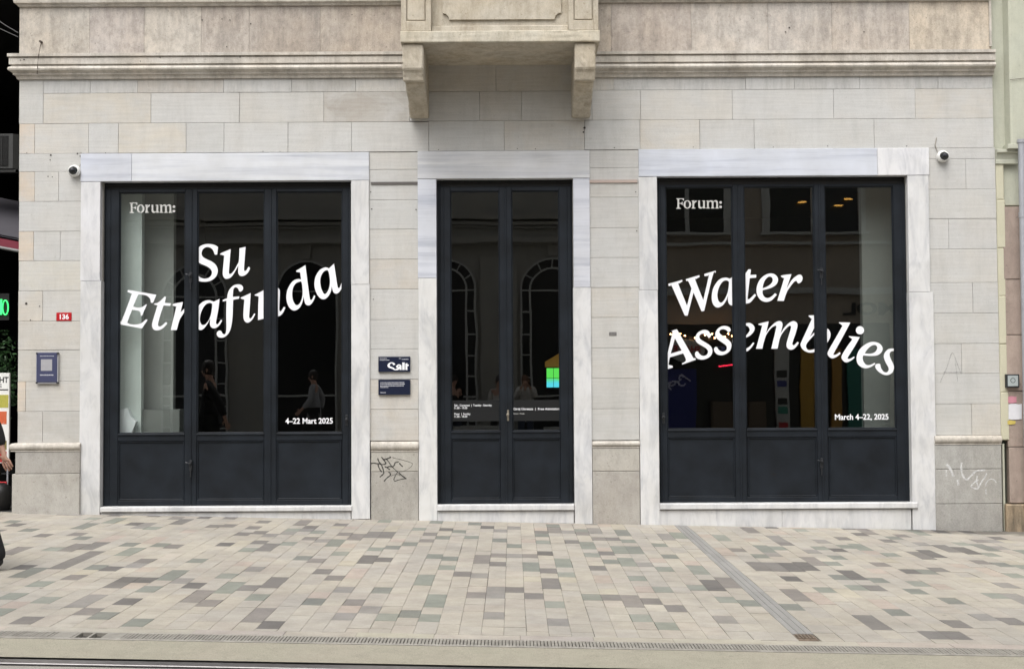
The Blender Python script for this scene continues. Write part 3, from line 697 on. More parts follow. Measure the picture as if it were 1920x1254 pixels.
def text_mesh(body, px0, px1, py, Y, mat, bold=0.0, hfac=None, flip=False):
    """a line of lettering whose baseline starts at pixel (px0,py) and ends at px1; optional cap height in pixels"""
    cu = bpy.data.curves.new('text', 'FONT'); cu.body = body; cu.size = 1.0; cu.offset = bold; cu.extrude = 0.0
    o = bpy.data.objects.new('tmp', cu); C.objects.link(o)
    dg = bpy.context.evaluated_depsgraph_get(); me = bpy.data.meshes.new_from_object(o.evaluated_get(dg))
    bpy.data.objects.remove(o); bpy.data.curves.remove(cu)
    xs_ = [v.co.x for v in me.vertices]; x0, x1 = min(xs_), max(xs_)
    a, b = P(px0, py, Y), P(px1, py, Y); sx = (b.x-a.x)/(x1-x0); sz = sx
    if hfac:
        capz = max(v.co.y for v in me.vertices); sz = (P(px0, py-hfac, Y).z-a.z)/capz
    for v in me.vertices: v.co = ((a.x+(v.co.x-x0)*sx), Y, a.z+v.co.y*sz)
    me.materials.clear(); me.materials.append(mat); return me
YV = YG-0.0012
def word(parent, label, groups, mat):
    polys = [outline(s_, *g) for g, ss in groups for s_ in ss]
    link('lettering', shapes_mesh('lettering', polys, YV, mat), parent, label)
gSu, gEt, gaf, gn, gda = (13.933,360,450), (11.943,215,530), (10.45,360,525), (13.93,440,530), (10.45,510,485)
word(WL, 'large white slanted word Su on the glass', [(gSu, [
 '680,185! 660,380! 595,385! 570,310 520,230 430,188 340,200 275,260 250,340 265,410 310,460 390,505 500,555 590,620 650,700 675,800 655,900 600,985 510,1050 400,1085 280,1090 180,1070 130,1045! 130,860! 170,930 230,985 330,1010 430,990 500,930 520,850 500,780 440,720 350,670 240,625 170,580 130,525! 130,245! 190,180 280,130 400,105 530,115 620,145',
 '735,365! 790,330 1010,240! 985,560 965,840 985,885 1040,865 1110,780 1180,650 1225,540 1240,215! 1400,180! 1375,500 1360,760 1375,805 1420,790 1470,710 1490,700! 1520,740! 1470,840 1400,910 1310,945 1240,920 1205,840 1210,670! 1160,760 1080,900 1000,985 900,1015 840,985 805,910 805,800 825,600 840,410! 740,380!'])], M['vinyl'])
word(WL, 'large white slanted word Etrafinda curving upward on the glass', [(gEt, [
 '300,160! 935,270! 860,450! 805,450! 800,380 760,320 680,280 530,260! 410,535! 540,560 620,540 710,480! 720,490! 610,745! 580,730! 580,680 555,640 500,620 390,605! 290,870 300,905 350,925 430,935 540,925 620,890 700,820! 740,830! 610,1025! 75,925! 75,885! 130,860 170,820 370,290 360,240 285,205!',
 '885,465! 960,450 1030,400 1120,310! 1150,320! 1120,450! 1255,460! 1245,520! 1095,510! 1030,700 975,900 975,960 1010,980 1070,950 1150,880! 1180,910! 1100,1000 1010,1055 920,1065 860,1030 835,960 850,870 900,700 960,505! 885,490!',
 '1295,490! 1350,465 1530,430! 1475,660! 1520,620 1575,565! 1575,640! 1520,720 1460,820 1430,910 1390,1060! 1255,1060! 1375,560 1370,535! 1300,515!']),
 (gaf, [
 '90,550! 180,450 260,405 340,395 390,410 425,425! 540,370! 515,580 475,800 475,855 510,860 570,775! 590,800! 540,880 480,930 420,945 370,915 350,850 360,745! 300,860 230,950 160,980 90,950!',
 '395,490 375,455 330,450 270,480 210,560 165,680 155,790 180,860 220,880 270,860 330,780 375,660',
 '600,390! 690,355! 700,270 740,180 810,110 890,85 960,95 1000,140 995,190 960,225 925,220 910,180 880,150 840,145 810,190 800,330! 930,320! 920,365! 805,390! 795,700 770,900 730,1020 660,1100 580,1130 510,1110 485,1055 500,1010 545,990 580,1010 600,1050 640,1060 665,1020 675,900 670,700 675,405! 605,420!',
 '950,345! 1010,320 1150,255! 1135,500 1120,700 1130,745 1165,740 1220,650! 1240,670! 1190,760 1140,815 1080,835 1030,800 1008,730 1010,600 1025,385! 955,360!']),
 (gn, ['515,320! 600,280 755,195! 755,940! 610,975! 615,600 625,375 600,355 525,335!',
 '1070,120! 1130,130 1175,190 1180,300 1165,650 1175,730 1210,740 1285,630! 1325,650! 1270,770 1200,850 1130,880 1070,865!']),
 (gda, ['475,235! 560,185 655,125! 680,330 735,740 755,805 790,790 825,715! 850,735! 810,830 760,895 705,915 655,885 630,800 620,740! 590,870 530,970 440,1015 360,980 305,890 280,760 300,620 360,500 430,425 510,400 570,405! 550,270! 480,260!',
 '580,465 530,455 460,490 410,580 395,700 410,810 450,890 490,910 540,880 585,780 600,650',
 '1115,190! 1170,140 1215,95! 1240,260 1285,540 1305,570 1330,560 1360,475! 1390,490! 1365,580 1310,660 1250,685 1200,650 1170,540! 1150,650 1090,750 1010,795 930,760 860,650 830,500 855,350 930,230 1010,180 1070,172',
 '1105,250 1060,230 1000,270 955,360 945,460 965,580 1005,670 1040,690 1085,650 1125,550 1135,420'])], M['vinyl'])
gWa, gte, gAs, gem, gli = (11.943,1245,500), (13.933,1390,490), (11.943,1245,600), (11.4,1390,580), (10.453,1540,595)
word(WR, 'large white slanted word Water on the glass', [(gWa, [
 '95,380! 240,345 405,295! 415,330! 345,375 330,410 515,870! 615,490! 545,330 500,325! 490,280! 790,190! 800,230! 720,275 705,310 880,750! 1000,220 985,205 910,215! 900,165! 1155,90! 1155,150! 1095,185 900,990! 840,1000! 660,580! 530,1095! 465,1095! 180,450 150,430 105,435!',
 '1470,270! 1555,215! 1555,860! 1500,865 1450,820 1430,740 1435,640! 1400,740 1320,860 1210,915 1130,880 1080,790 1070,650 1100,490 1180,350 1270,270 1370,245 1430,255',
 '1455,370 1430,320 1370,310 1300,350 1230,470 1195,620 1215,750 1260,800 1310,790 1370,710 1430,560']),
 (gte, ['110,315! 185,210! 250,210! 235,355! 390,350! 385,425! 220,440! 165,950 180,985 220,975 350,850! 390,885! 300,1000 220,1080 120,1105!',
 '560,750! 555,830 590,910 660,955 740,945 820,890 880,830! 930,870! 860,950 770,1030 640,1060 520,1020 430,910 395,760 420,610 500,460 620,360 760,315 870,340 940,410 960,490 930,580 840,660 700,720',
 '555,700! 650,670 760,600 815,520 810,440 760,400 690,415 620,490 575,600',
 '1030,380! 1120,355 1310,335! 1180,715! 1240,610 1310,500 1400,410 1500,350 1570,365 1600,440 1570,530 1500,575 1465,555 1450,520! 1420,515 1370,545 1280,660 1190,800 1110,1035! 940,1030! 1110,470 1100,440 1040,405!'])], M['vinyl'])
word(WR, 'large white slanted word Assemblies curving downward on the glass', [(gAs, [
 '145,245! 290,205! 640,820 660,850 700,850! 715,885! 410,995! 400,970! 470,930 490,880 430,745! 130,835! 105,970 110,1000 190,1020! 200,1060! 60,1105! 60,830! 185,290',
 '245,410! 395,680! 150,750!',
 '1045,375! 1005,405! 960,350 900,310 840,310 795,350 800,410 860,460 960,520 1050,590 1085,680 1060,780 980,850 870,885 770,870 710,820 695,750 720,700! 760,700! 790,750 850,795 920,795 970,760 985,700 950,640 860,580 760,520 705,450 705,370 760,280 850,230 930,220 1000,250 1035,310',
 '1480,255! 1440,280! 1400,230 1340,205 1270,215 1240,260 1260,310 1330,360 1430,430 1500,510 1510,590 1480,680 1400,750 1290,785 1190,765 1130,700 1120,640 1150,600! 1190,605! 1220,660 1280,700 1350,700 1400,660 1405,600 1370,550 1270,480 1180,410 1150,340 1160,260 1220,180 1310,135 1400,135 1470,170 1495,220',
 '1568,330! 1540,400 1535,500 1568,600!']),
 (gem, ['100,295! 180,290 250,330 285,400 260,480 190,555 100,605! 100,560! 150,500 180,440 150,370 100,345!',
 '100,840! 180,790 250,705! 280,720! 220,810 150,880 100,900!',
 '360,315! 430,290 585,255! 530,510! 600,400 700,300 800,250 860,270 880,340 840,510! 920,390 1020,290 1110,250 1180,280 1200,350 1170,480 1095,710 1105,760 1140,755 1200,690! 1230,715! 1170,800 1110,850 1040,860 980,820 965,750 990,640 1060,400 1050,355 1010,360 920,450 830,600 775,840! 640,840! 740,420 745,360 720,350 640,400 540,530 480,700 450,840! 315,840! 440,370 430,345! 365,325!',
 '1440,130! 1560,125! 1560,390! 1470,580! 1560,490! 1560,545! 1460,650 1390,750 1390,820 1430,865 1500,865 1565,845! 1565,910! 1480,925 1390,905 1310,850 1265,760 1290,680 1400,440 1500,215 1490,195 1440,150!']),
 (gli, ['100,215! 150,245 180,320 165,410 100,520!',
 '345,95! 570,100! 400,420 245,700 260,730 300,720 360,680! 380,705! 310,765 230,800 170,785 125,725 140,650 270,420 405,180 395,150 350,110!',
 '540,365! 755,385! 640,590 520,780 530,810 570,805 640,765! 655,785! 590,840 500,880 440,860 395,790 420,710 520,550 600,440 590,415 545,385!',
 circ(758,252,80),
 '820,745! 810,800 830,870 880,925 950,930 1045,890! 1060,910! 980,965 880,995 780,970 710,900 690,790 730,660 820,560 940,490 1050,480 1150,520 1200,600 1180,680 1100,740 980,755',
 '850,705! 960,710 1050,680 1095,610 1080,555 1030,540 960,570 890,640',
 '1440,610! 1440,670! 1390,660 1345,690 1340,750 1370,830 1410,910 1425,990 1390,1080 1310,1125 1220,1120 1120,1060 1060,980 1070,920 1130,905! 1155,915! 1170,990 1220,1060 1280,1075 1320,1030 1310,970 1260,880 1225,780 1240,700 1300,630 1370,610'])], M['vinyl'])
FOR = ['150,195! 430,190! 430,280! 405,280! 380,235 340,225 260,225! 260,360! 330,355 360,320! 385,320! 385,430! 360,430! 330,395 260,390! 260,500 280,535 320,545! 320,570! 150,570! 150,545! 185,530 195,500 195,250 185,225 150,215!',
 ell(552,415,138,152), ell(552,415,66,118),
 '705,275! 800,265! 800,320! 850,270 885,270! 885,325! 850,335 810,380 800,420 800,500 815,530 850,540! 850,560! 700,560! 700,540! 725,525 735,490 735,330 725,300 705,295!',
 '930,275! 1010,268! 1010,450 1030,500 1080,505 1120,490! 1120,320 1105,300 1080,295! 1080,275! 1185,268! 1185,500 1195,525 1215,535! 1215,550! 1120,560! 1118,525! 1060,560 1000,560 955,520 945,450 945,320 930,295!',
 '1230,275! 1320,268! 1320,305! 1380,265 1440,265 1480,305! 1540,265 1600,260 1645,300 1655,360 1655,500 1670,530 1695,540! 1695,560! 1560,560! 1560,540! 1585,525 1590,490 1590,360 1570,320 1530,315 1495,340! 1495,500 1505,530 1530,540! 1530,560! 1400,560! 1400,540! 1425,525 1430,490 1430,360 1410,320 1370,315 1325,345! 1325,500 1340,530 1365,540! 1365,560! 1230,560! 1230,540! 1255,525 1260,490 1260,330 1250,300 1230,295!',
 circ(1750,340,48), circ(1750,500,48)]
word(WL, 'small pale word Forum on the glass', [((19.2,235,370), FOR)], M['vinyl_grey'])
word(WR, 'small pale word Forum on the glass', [((19.2,1260,362), FOR)], M['vinyl_grey'])
link('lettering', text_mesh('4–22 Mart 2025', 535, 624, 794, YV, M['vinyl'], 0.022, 10.5), WL, 'small white date 4-22 Mart 2025 on the glass')
link('lettering', text_mesh('March 4–22, 2025', 1565.5, 1666, 786.5, YV, M['vinyl'], 0.022, 10.5), WR, 'small white date March 4-22, 2025 on the glass')
# dark film strip low on the door glass with opening hours
M['film'] = simple('dark_film', (0.006,0.007,0.008), 0.4)
for a, b in ((846.5,936), (961.5,1048.5)):
    obj('film_strip', MB().box(X(a,YG,770), X(b,YG,770), YG-0.0010, YG-0.0002, Z(948,789,YG), Z(948,750,YG)), M['film'], WD)
YV2 = YV-0.0006
for t_, a, b, y in (('Salı - Cumartesi  |  Tuesday - Saturday', 852, 922, 761.5), ('11.00 - 19.00', 852, 876, 766.5), ('Pazar  |  Sunday', 852, 882, 777.5), ('11.00 - 18.00', 852, 876, 782.5)):
    link('lettering', text_mesh(t_, a, b, y, YV2, M['vinyl'], 0.012, 3.8), WD)
link('lettering', text_mesh('Giriş Ücretsiz  |  Free Admission', 962.5, 1049, 768.5, YV2, M['vinyl'], 0.018, 5.0), WD)
link('lettering', text_mesh('İtiniz / Push', 962.5, 983, 776.5, YV2, M['vinyl_grey'], 0.005, 3.6), WD)

# ------------------------------------------------------------------ things on the wall
def dome(px, py, label, side):
    Y0 = -0.004; p_ = P(px, py, Y0); r = 0.066
    t = thing('security_camera', label, 'security camera', p_, 'dome cameras on the wall'); mb = MB(); mb.smooth = True
    mb.lathe(p_, [(r*0.80,0.0),(r*0.98,-0.012),(r,-0.03),(r*0.96,-0.05),(r*0.72,-0.066),(r*0.66,-0.064)], 'y', 24)
    obj('housing', mb, M['white'], t)
    d = MB(); d.smooth = True; c_ = (p_.x-0.008*side, p_.y-0.058, p_.z-0.003)
    d.lathe(c_, [(r*0.68,0.006),(r*0.64,-0.018),(r*0.5,-0.036),(r*0.28,-0.047),(0.0005,-0.05)], 'y', 20); obj('lens_dome', d, M['dark_dome'], t)
    e = MB(); e.smooth = True; e.lathe((c_[0]+0.012*side, c_[1]-0.043, c_[2]+0.008), [(0.014,0.0),(0.013,-0.010),(0.0005,-0.012)], 'y', 10); obj('lens', e, simple('lens_glass', (0.05,0.05,0.06), 0.1), t)
    cb = MB(); q0 = P(px+8*side, py-9, -0.01); q1 = P(px+13*side, py-22, -0.006); q2 = P(px+10*side, py-36, -0.006)
    cb.tube([q0, q1, q2], 0.004, 6); obj('cable', cb, M['brass'], t)
dome(141.5, 321.5, 'white dome security camera at the top left corner of the left window surround', 1)
dome(1766, 294.5, 'white dome security camera on the wall right of the right window surround', -1)
# house number
t = thing('house_number', 'small red enamel house number plate 136 on the left pier', 'house number', P(120, 594, -0.006))
obj('plate', MB().block(X(106,0,594), X(134.5,0,594), -0.008, 0.0, Z(120,601.5), Z(120,586), 0.002), M['red'], t)
link('lettering', text_mesh('136', 112, 129, 598.2, -0.0092, M['vinyl'], 0.03, 9.2), t)
# blue notice on stand-offs (its code square is left blank)
M['slate_blue'] = simple('blue_grey_panel', (0.052,0.058,0.115), 0.35, 0, 0.05)
t = thing('notice_board', 'blue grey notice panel on four stand-offs on the left pier', 'notice', P(88, 690, -0.02))
bx = lambda px: X(px, -0.03, 690); bzz = lambda py: Z(88, py, -0.03)
obj('panel', MB().block(bx(68.5), bx(107), -0.035, -0.028, bzz(716.5), bzz(661), 0.002), M['slate_blue'], t)
M['clear_edge'] = simple('pale_acrylic', (0.42,0.42,0.44), 0.25)
obj('backing_sheet', MB().box(bx(67), bx(109), -0.027, -0.024, bzz(719), bzz(660)), M['clear_edge'], t)
for px, py in ((69.5,662.5),(108,662.5),(69,717.5),(107.5,717.5)):
    p_ = P(px, py, -0.03); mb = MB(); mb.lathe(p_, [(0.010,0.03),(0.010,-0.010),(0.0005,-0.011)], 'y', 10); obj('stand_off', mb, M['lockmetal'], t)
def bars_text(rows_, Y, mat, par):
    """illegible small print: thin broken strokes"""
    mb = MB(); rr = random.Random(len(rows_)*7+int(rows_[0][0]))
    for a, b, y, h in rows_:
        x = a
        while x < b-0.6:
            w_ = rr.uniform(0.8, 2.6); x1 = min(x+w_, b)
            mb.box(X(x,Y,y), X(x1,Y,y), Y-0.0004, Y, Z(a,y+h*rr.uniform(0.42,0.5),Y), Z(a,y-h*rr.uniform(0.35,0.5),Y)); x = x1+rr.uniform(0.25,0.6)
    obj('small_print', mb, mat, par, None, 'stuff')
M['print'] = simple('pale_print', (0.46,0.47,0.52), 0.6)
bars_text([(75,102,667.5,1.4),(75,100,703,2.2)], -0.0356, M['print'], t)
obj('blank_square', MB().box(bx(77), bx(98), -0.0356, -0.0351, bzz(695), bzz(673.5)), simple('pale_square', (0.34,0.34,0.36), 0.5), t)
# two navy plates left of the door
t = thing('gallery_plate', 'upper navy plate with white Salt logo on the pier left of the door', 'sign', P(739, 683, -0.02))
nx = lambda px: X(px, -0.022, 690); nz = lambda py: Z(739, py, -0.022)
obj('plate', MB().block(nx(709.5), nx(769), -0.026, 0.0, nz(697), nz(668.5), 0.002), M['navy'], t)
SAL = ['560,330! 520,345! 500,300 460,300 430,330 435,365 480,385 530,410 560,440 590,440 600,430 640,420! 600,395 600,360 640,325 690,320 730,345 738,400! 738,465! 690,465! 685,440! 640,470 560,470 510,450 470,430 410,410 375,375 375,330 410,285 470,265 530,275 575,320',
       '640,385 665,375 690,365 680,355 650,360', '755,270! 820,270! 820,465! 755,465!', '838,300! 890,285! 890,315! 925,330! 930,355! 890,370! 890,465! 838,465!']
link('lettering', shapes_mesh('lettering', [outline(s_, 13.94, 700, 660) for s_ in SAL], -0.0268, M['vinyl']), t, 'white Salt logo')
bars_text([(712,725,672,1.3),(712,730,675,1.3),(748,752,672,1.2),(753.5,766,673.5,1.6)], -0.0265, M['print'], t)
t = thing('gallery_plate', 'lower navy plate with small white print on the pier left of the door', 'sign', P(739, 726, -0.02))
obj('plate', MB().block(nx(709.5), nx(769), -0.026, 0.0, nz(740), nz(711.5), 0.002), M['navy'], t)
bars_text([(713,759,717,1.6),(713,759,720,1.6),(713,757.5,723.2,1.8),(713,728,726,1.5),(713,724,735.8,1.7)], -0.0265, M['print'], t)
# graffiti
def strokes(name, lines, sc, ox, oy, Y, mat, wpx, label):
    mb = MB()
    for ln in lines:
        wd = wpx; 
        if isinstance(ln, tuple): ln, wd = ln
        pts = []
        for tk in ln.split(): a, b = tk.split(','); pts.append((float(a)/sc+ox, float(b)/sc+oy))
        dn = [pts[0]]
        for i in range(len(pts)-1):
            p0, p1, p2, p3 = pts[max(i-1,0)], pts[i], pts[i+1], pts[min(i+2,len(pts)-1)]
            for k in range(1, 5):
                t_ = k/4; f = lambda j: 0.5*(2*p1[j]+(p2[j]-p0[j])*t_+(2*p0[j]-5*p1[j]+4*p2[j]-p3[j])*t_*t_+(3*p1[j]-p0[j]-3*p2[j]+p3[j])*t_**3)
                dn.append((f(0), f(1)))
        vs_ = []; n = len(dn)
        for i, (x, y) in enumerate(dn):
            xa, ya = dn[max(i-1,0)]; xb, yb = dn[min(i+1,n-1)]; L = math.hypot(xb-xa, yb-ya) or 1
            ww = wd/2*(0.75+0.45*abs(math.sin(i*0.7+len(lines))))
            nx_, ny_ = -(yb-ya)/L*ww, (xb-xa)/L*ww
            vs_ += [P(x+nx_, y+ny_, Y), P(x-nx_, y-ny_, Y)]
        mb.add(vs_, [(2*i, 2*i+1, 2*i+3, 2*i+2) for i in range(n-1)])
    obj(name, mb, mat, B, label)
def spray(name, col, alpha):
    """paint worn through to the stone behind it"""
    m_, n, b = new_mat(name); g = N(n, 'ShaderNodeNewGeometry'); t_ = noise(n, g.outputs['Position'], 70, 4, 0.7)
    tr = N(n, 'ShaderNodeBsdfTransparent'); mx = N(n, 'ShaderNodeMixShader'); r_ = ramp(n, t_, 0.25, 0.75, (max(0,alpha-0.3),)*3, (min(1,alpha+0.25),)*3)
    b.inputs['Base Color'].default_value = (*col,1); b.inputs['Roughness'].default_value = 0.8
    n.links.new(r_, mx.inputs[0]); n.links.new(tr.outputs[0], mx.inputs[1]); n.links.new(b.outputs[0], mx.inputs[2]); n.links.new(mx.outputs[0], n.nodes['Material Output'].inputs[0]); return m_
M['spray_black'] = spray('black_spray', (0.025,0.025,0.024), 0.86)
M['spray_white'] = spray('white_spray', (0.72,0.72,0.72), 0.68)
M['pencil'] = spray('faint_grey_paint', (0.26,0.26,0.26), 0.32)
strokes('graffiti', ['80,400 180,380 260,395 340,400 430,425 520,415 560,390 500,290 420,190', '300,230 350,350 420,440 480,600 490,700 440,760 370,820', '310,400 350,540 430,660', ('480,280 580,250 640,230 720,190 ',2.2), ('560,240 640,330 720,450 790,530 930,660',1.6), '520,490 600,515 660,485 780,490 830,430 850,370 960,340', '600,500 640,560 690,580', ('760,200 900,240 1100,290 1300,350 1400,410 1320,520 1180,610 1010,650 940,655',0.7), '980,380 1040,450 1090,490', ('640,660 700,700 690,770 600,840 500,950',2.0), ('935,655 870,750 830,840 810,900 850,945 950,910 1080,880 1200,870',1.4), ('960,680 1060,770 1200,875',2.2), ('720,790 800,750 940,740 1010,780',0.7)], 16.72, 690, 845, -0.0215, M['spray_black'], 2.1, 'black scribbled graffiti tag')
strokes('graffiti', [('160,330 200,370 250,480',4.2), ('350,310 345,380 360,460 410,520 470,470 540,410 640,405',3.0), ('300,520 310,590',3.6), ('545,470 535,540 555,630 470,610 500,560 560,520',2.4), ('660,440 640,490 600,540 560,620',2.4), ('650,600 655,560 700,515 750,520 780,560',1.6), ('650,640 652,700',1.6), ('160,400 160,480',1.6)], 6.6, 1750, 820, -0.0365, M['spray_white'], 3.0, 'white scribbled graffiti')
strokes('graffiti', ['1440,890 1480,800 1510,720 1540,790 1560,840', '1460,830 1560,828', ('1525,760 1540,880',0.9)], 2.986, 1280, 420, -0.0045, M['pencil'], 1.2, 'faint letter A scratched on the wall')
# ------------------------------------------------------------------ the gallery behind the glass
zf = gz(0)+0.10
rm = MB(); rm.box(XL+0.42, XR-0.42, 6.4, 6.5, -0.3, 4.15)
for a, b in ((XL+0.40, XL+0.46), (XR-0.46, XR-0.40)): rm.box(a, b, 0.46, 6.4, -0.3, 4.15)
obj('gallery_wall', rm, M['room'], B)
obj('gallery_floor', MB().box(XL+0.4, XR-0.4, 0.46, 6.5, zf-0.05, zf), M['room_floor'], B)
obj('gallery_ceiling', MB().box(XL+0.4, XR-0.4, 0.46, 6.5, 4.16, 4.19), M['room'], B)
# white display partitions just inside the outer panes
def partition(px0, px1, Yp, d):
    obj('gallery_partition', MB().box(X(px0,Yp,640), X(px1,Yp,640), Yp, Yp+d, zf, 4.0), M['room_white'], B)
M['room_grey'] = simple('room_grey_wall', (0.20,0.205,0.195), 0.8, 0, 0.03)
partition(199, 265, 0.30, 0.10)
obj('gallery_partition', MB().box(X(240,0.62,640), X(325,0.62,640), 0.62, 0.72, zf, 4.0), simple('room_mid_grey_wall', (0.36,0.365,0.35), 0.8, 0, 0.03), B)
obj('gallery_partition', MB().box(X(1617,0.5,640), X(1697,0.5,640), 0.47, 0.57, zf, 4.0), M['room_grey'], B)
# low pale bench and a bent paper model at the left window
bn = MB(); bn.box(X(268,0.4,800), X(338,0.4,800), 0.36, 0.56, zf, Z(300,768,0.4)); tag(obj('display_bench', bn, M['room_grey']), 'low pale display bench inside the left pane of the left window', 'bench')
pm_ = MB(); poly = [(X(a,0.22,800), Z(240,b,0.22)) for a, b in ((212,830),(212,772),(240,764),(246,782),(256,790),(248,812),(238,830))]
pm_.prism(poly, 'y', 0.20, 0.27); tag(obj('paper_model', pm_, M['vinyl']), 'white jagged sheet model standing inside the left window by the glass', 'model')
# screen and the lit sloping panel above it, deep in the room behind the door
YS = 3.2
t = thing('video_screen', 'glowing green and turquoise screen seen through the right leaf of the door', 'screen', P(1042, 708, YS))
ms, n, b = new_mat('screen_picture'); g = N(n, 'ShaderNodeNewGeometry'); tn = noise(n, g.outputs['Position'], 2.2, 2)
sp_ = N(n, 'ShaderNodeSeparateXYZ'); n.links.new(g.outputs['Position'], sp_.inputs[0])
mr = N(n, 'ShaderNodeMapRange'); mr.inputs[1].default_value = Z(1042,726,YS); mr.inputs[2].default_value = Z(1042,690,YS); n.links.new(sp_.outputs['Z'], mr.inputs[0])
ad = N(n, 'ShaderNodeMath', operation='ADD'); n.links.new(mr.outputs[0], ad.inputs[0]); n.links.new(tn, ad.inputs[1])
cc = ramp(n, ad.outputs[0], 0.75, 1.35, (0.10,0.70,0.85), (0.12,0.75,0.10)); n.links.new(cc, b.inputs['Emission Color']); b.inputs['Emission Strength'].default_value = 0.75; b.inputs['Base Color'].default_value = (0.02,0.02,0.02,1)
obj('picture', MB().box(X(1025,YS,708), X(1066,YS,708), YS, YS+0.03, Z(1042,726,YS), Z(1042,690,YS)), ms, t)
fr = MB(); fr.box(X(1037.4,YS,708), X(1038.2,YS,708), YS-0.008, YS-0.001, Z(1042,726,YS), Z(1042,690,YS)); fr.box(X(1025,YS,708), X(1066,YS,708), YS-0.008, YS-0.001, Z(1042,709,YS), Z(1042,708.2,YS)); obj('screen_joint', fr, M['black'], t)
M['orange_lit'] = simple('orange_lit_panel', (0.30,0.14,0.03), 0.6, emit=(0.55,0.24,0.05), es=0.11)
sl_ = MB(); sl_.prism([(X(1022,YS+.3,680),Z(1042,688,YS+.3)),(X(1070,YS+.3,680),Z(1042,688,YS+.3)),(X(1070,YS+.3,680),Z(1042,650,YS+.3)),(X(1022,YS+.3,680),Z(1042,678,YS+.3))], 'y', YS+0.3, YS+0.36)
tag(obj('lit_panel', sl_, M['orange_lit']), 'dim orange lit panel with a sloping top edge above the green screen', 'panel')

# ------------------------------------------------------------------ right-hand neighbour: green plaster over pink stone
M['plaster'] = stone('green_plaster', (0.455,0.465,0.385), (0.45,0.45,0.355), (0.26,0.262,0.215), 0.6, 0.4, 0.35, 0.08, 0.75, 0.4, mottle=0.25, lo=0.47)
M['pinkstone'] = stone('pink_cladding', (0.345,0.275,0.235), (0.40,0.325,0.275), (0.19,0.15,0.13), 0.9, 0.45, 0.6, 0.16, 0.6, 0.5, sp_scale=16, mottle=0.45, lo=0.45)
M['ochre'] = stone('ochre_base', (0.44,0.36,0.26), (0.42,0.31,0.19), (0.05,0.042,0.035), 0.8, 0.9, 0.6, 0.14, 0.7, 0.5, lo=0.42, mottle=0.3)
M['foam'] = stone('yellow_foam', (0.52,0.50,0.385), (0.48,0.46,0.34), (0.36,0.37,0.27), 0.8, 0.2, 0.4, 0.08, 0.9, 0.8)
M['zinc'] = simple('zinc_pipe', (0.36,0.37,0.40), 0.5, 0.3, 0.1, scale=6)
NB = thing('neighbour_building', 'green plastered neighbouring building with pink stone base at the right edge', 'building', (XR+0.3, 0, 0))
nw = MB(); xr2 = X(1884,0.05,600)
nw.box(XR+0.012, 11.5, 0.045, 0.6, Z(1880,385,0.05), 13); nw.box(X(1886,0.05,600), 11.5, 0.07, 0.6, -0.5, Z(1880,385,0.05)-0.001)
obj('wall', nw, M['plaster'], NB)
dp = MB(); z0, z1 = Z(1905,272,-0.03), 13
dp.prism([(X(1890.5,-0.08,130),0.045),(X(1893,-0.08,130),-0.07),(X(1898,-0.08,130),-0.08),(X(1960,-0.08,130),-0.08),(X(1960,-0.08,130),0.045)], 'z', z0, z1)
dp.block(X(1889,-0.085,272), X(1962,-0.085,272), -0.10, 0.044, Z(1905,279,-0.1), z0-0.001, 0.006)
obj('pilaster', dp, M['plaster'], NB)
cp = MB(); prof = [(0.0,Z(1890,277,-.05)),(0.09,Z(1890,279,-.1)),(0.09,Z(1890,284,-.1)),(0.06,Z(1890,288,-.06)),(0.045,Z(1890,298,-.04)),(0.05,Z(1890,301,-.05)),(0.05,Z(1890,306,-.05)),(0.0,Z(1890,308,0))]
cp.prism([(-o+0.03,z) for o, z in prof], 'x', X(1869.5,-.05,290), X(1911,-.05,290)); obj('capital', cp, M['plaster'], NB)
fm = MB(); fx0 = 1866.5
pts = [(X(1866.5+(y-280)*0.020, 0.0, y), Z(1872, y, 0.0)) for y in range(285, 835, 90)]
for i in range(len(pts)-1):
    w0 = 0.088+0.006*math.sin(i*1.7); fm.block(pts[i][0], pts[i][0]+w0, -0.004-0.003*(i%2), 0.06, pts[i+1][1], pts[i][1], 0.01)
obj('sealant_strip', fm, M['foam'], NB)
fm2 = MB(); fm2.block(X(1880.5,0.0,900), X(1884.5,0.0,900), 0.0, 0.06, gz(5.4)-0.1, Z(1880,832,0.0), 0.004); obj('sealant_strip', fm2, M['plaster'], NB)
ysn = [388,524.5,628.5,734,838.5,944]
for i in range(5):
    x0 = X(1884.5+i*0.9, 0.0, 660)
    obj('cladding_stone', MB().block(x0, x0+0.62, -0.006+0.004*(i%2), 0.068, Z(1900,ysn[i+1],0)+0.007, Z(1900,ysn[i],0), 0.005, (1+0.06*((i*7)%3-1),)*3), M['pinkstone'], NB)
obj('base_stone', MB().block(X(1887,-0.05,970), X(1887,-0.05,970)+0.7, -0.055, 0.065, gz(5.5)-0.1, Z(1900,945.5,-0.05), 0.012), M['ochre'], NB)
zp_ = MB(); zp_.smooth = True; px_ = X(1920.5,-0.09,600)
zp_.tube([(px_,-0.10,Z(1918,262,-0.1)),(px_,-0.10,Z(1918,400,-0.1)),(px_+0.004,-0.10,gz(5.6)+0.02)], 0.036, 12); zp_.tube([(px_,-0.10,Z(1918,398,-0.1)),(px_,-0.10,Z(1918,408,-0.1))], 0.042, 12)
zp_.tube([(px_,-0.10,Z(1918,268,-0.1)),(px_,-0.10,Z(1918,262,-0.1))], 0.044, 12)
obj('rain_pipe', zp_, M['zinc'], NB)
obj('upper_cable', MB().tube([P(1893.5,150,-0.09), P(1902,149,-0.092), P(1930,146,-0.092)], 0.003, 5), M['iron'], NB)
t = thing('meter_box', 'small square meter box with glazed door on the pink stone at the right edge', 'meter box', P(1898.5, 714, -0.02))
mx_ = lambda px: X(px,-0.05,714); mz_ = lambda py: Z(1898,py,-0.05)
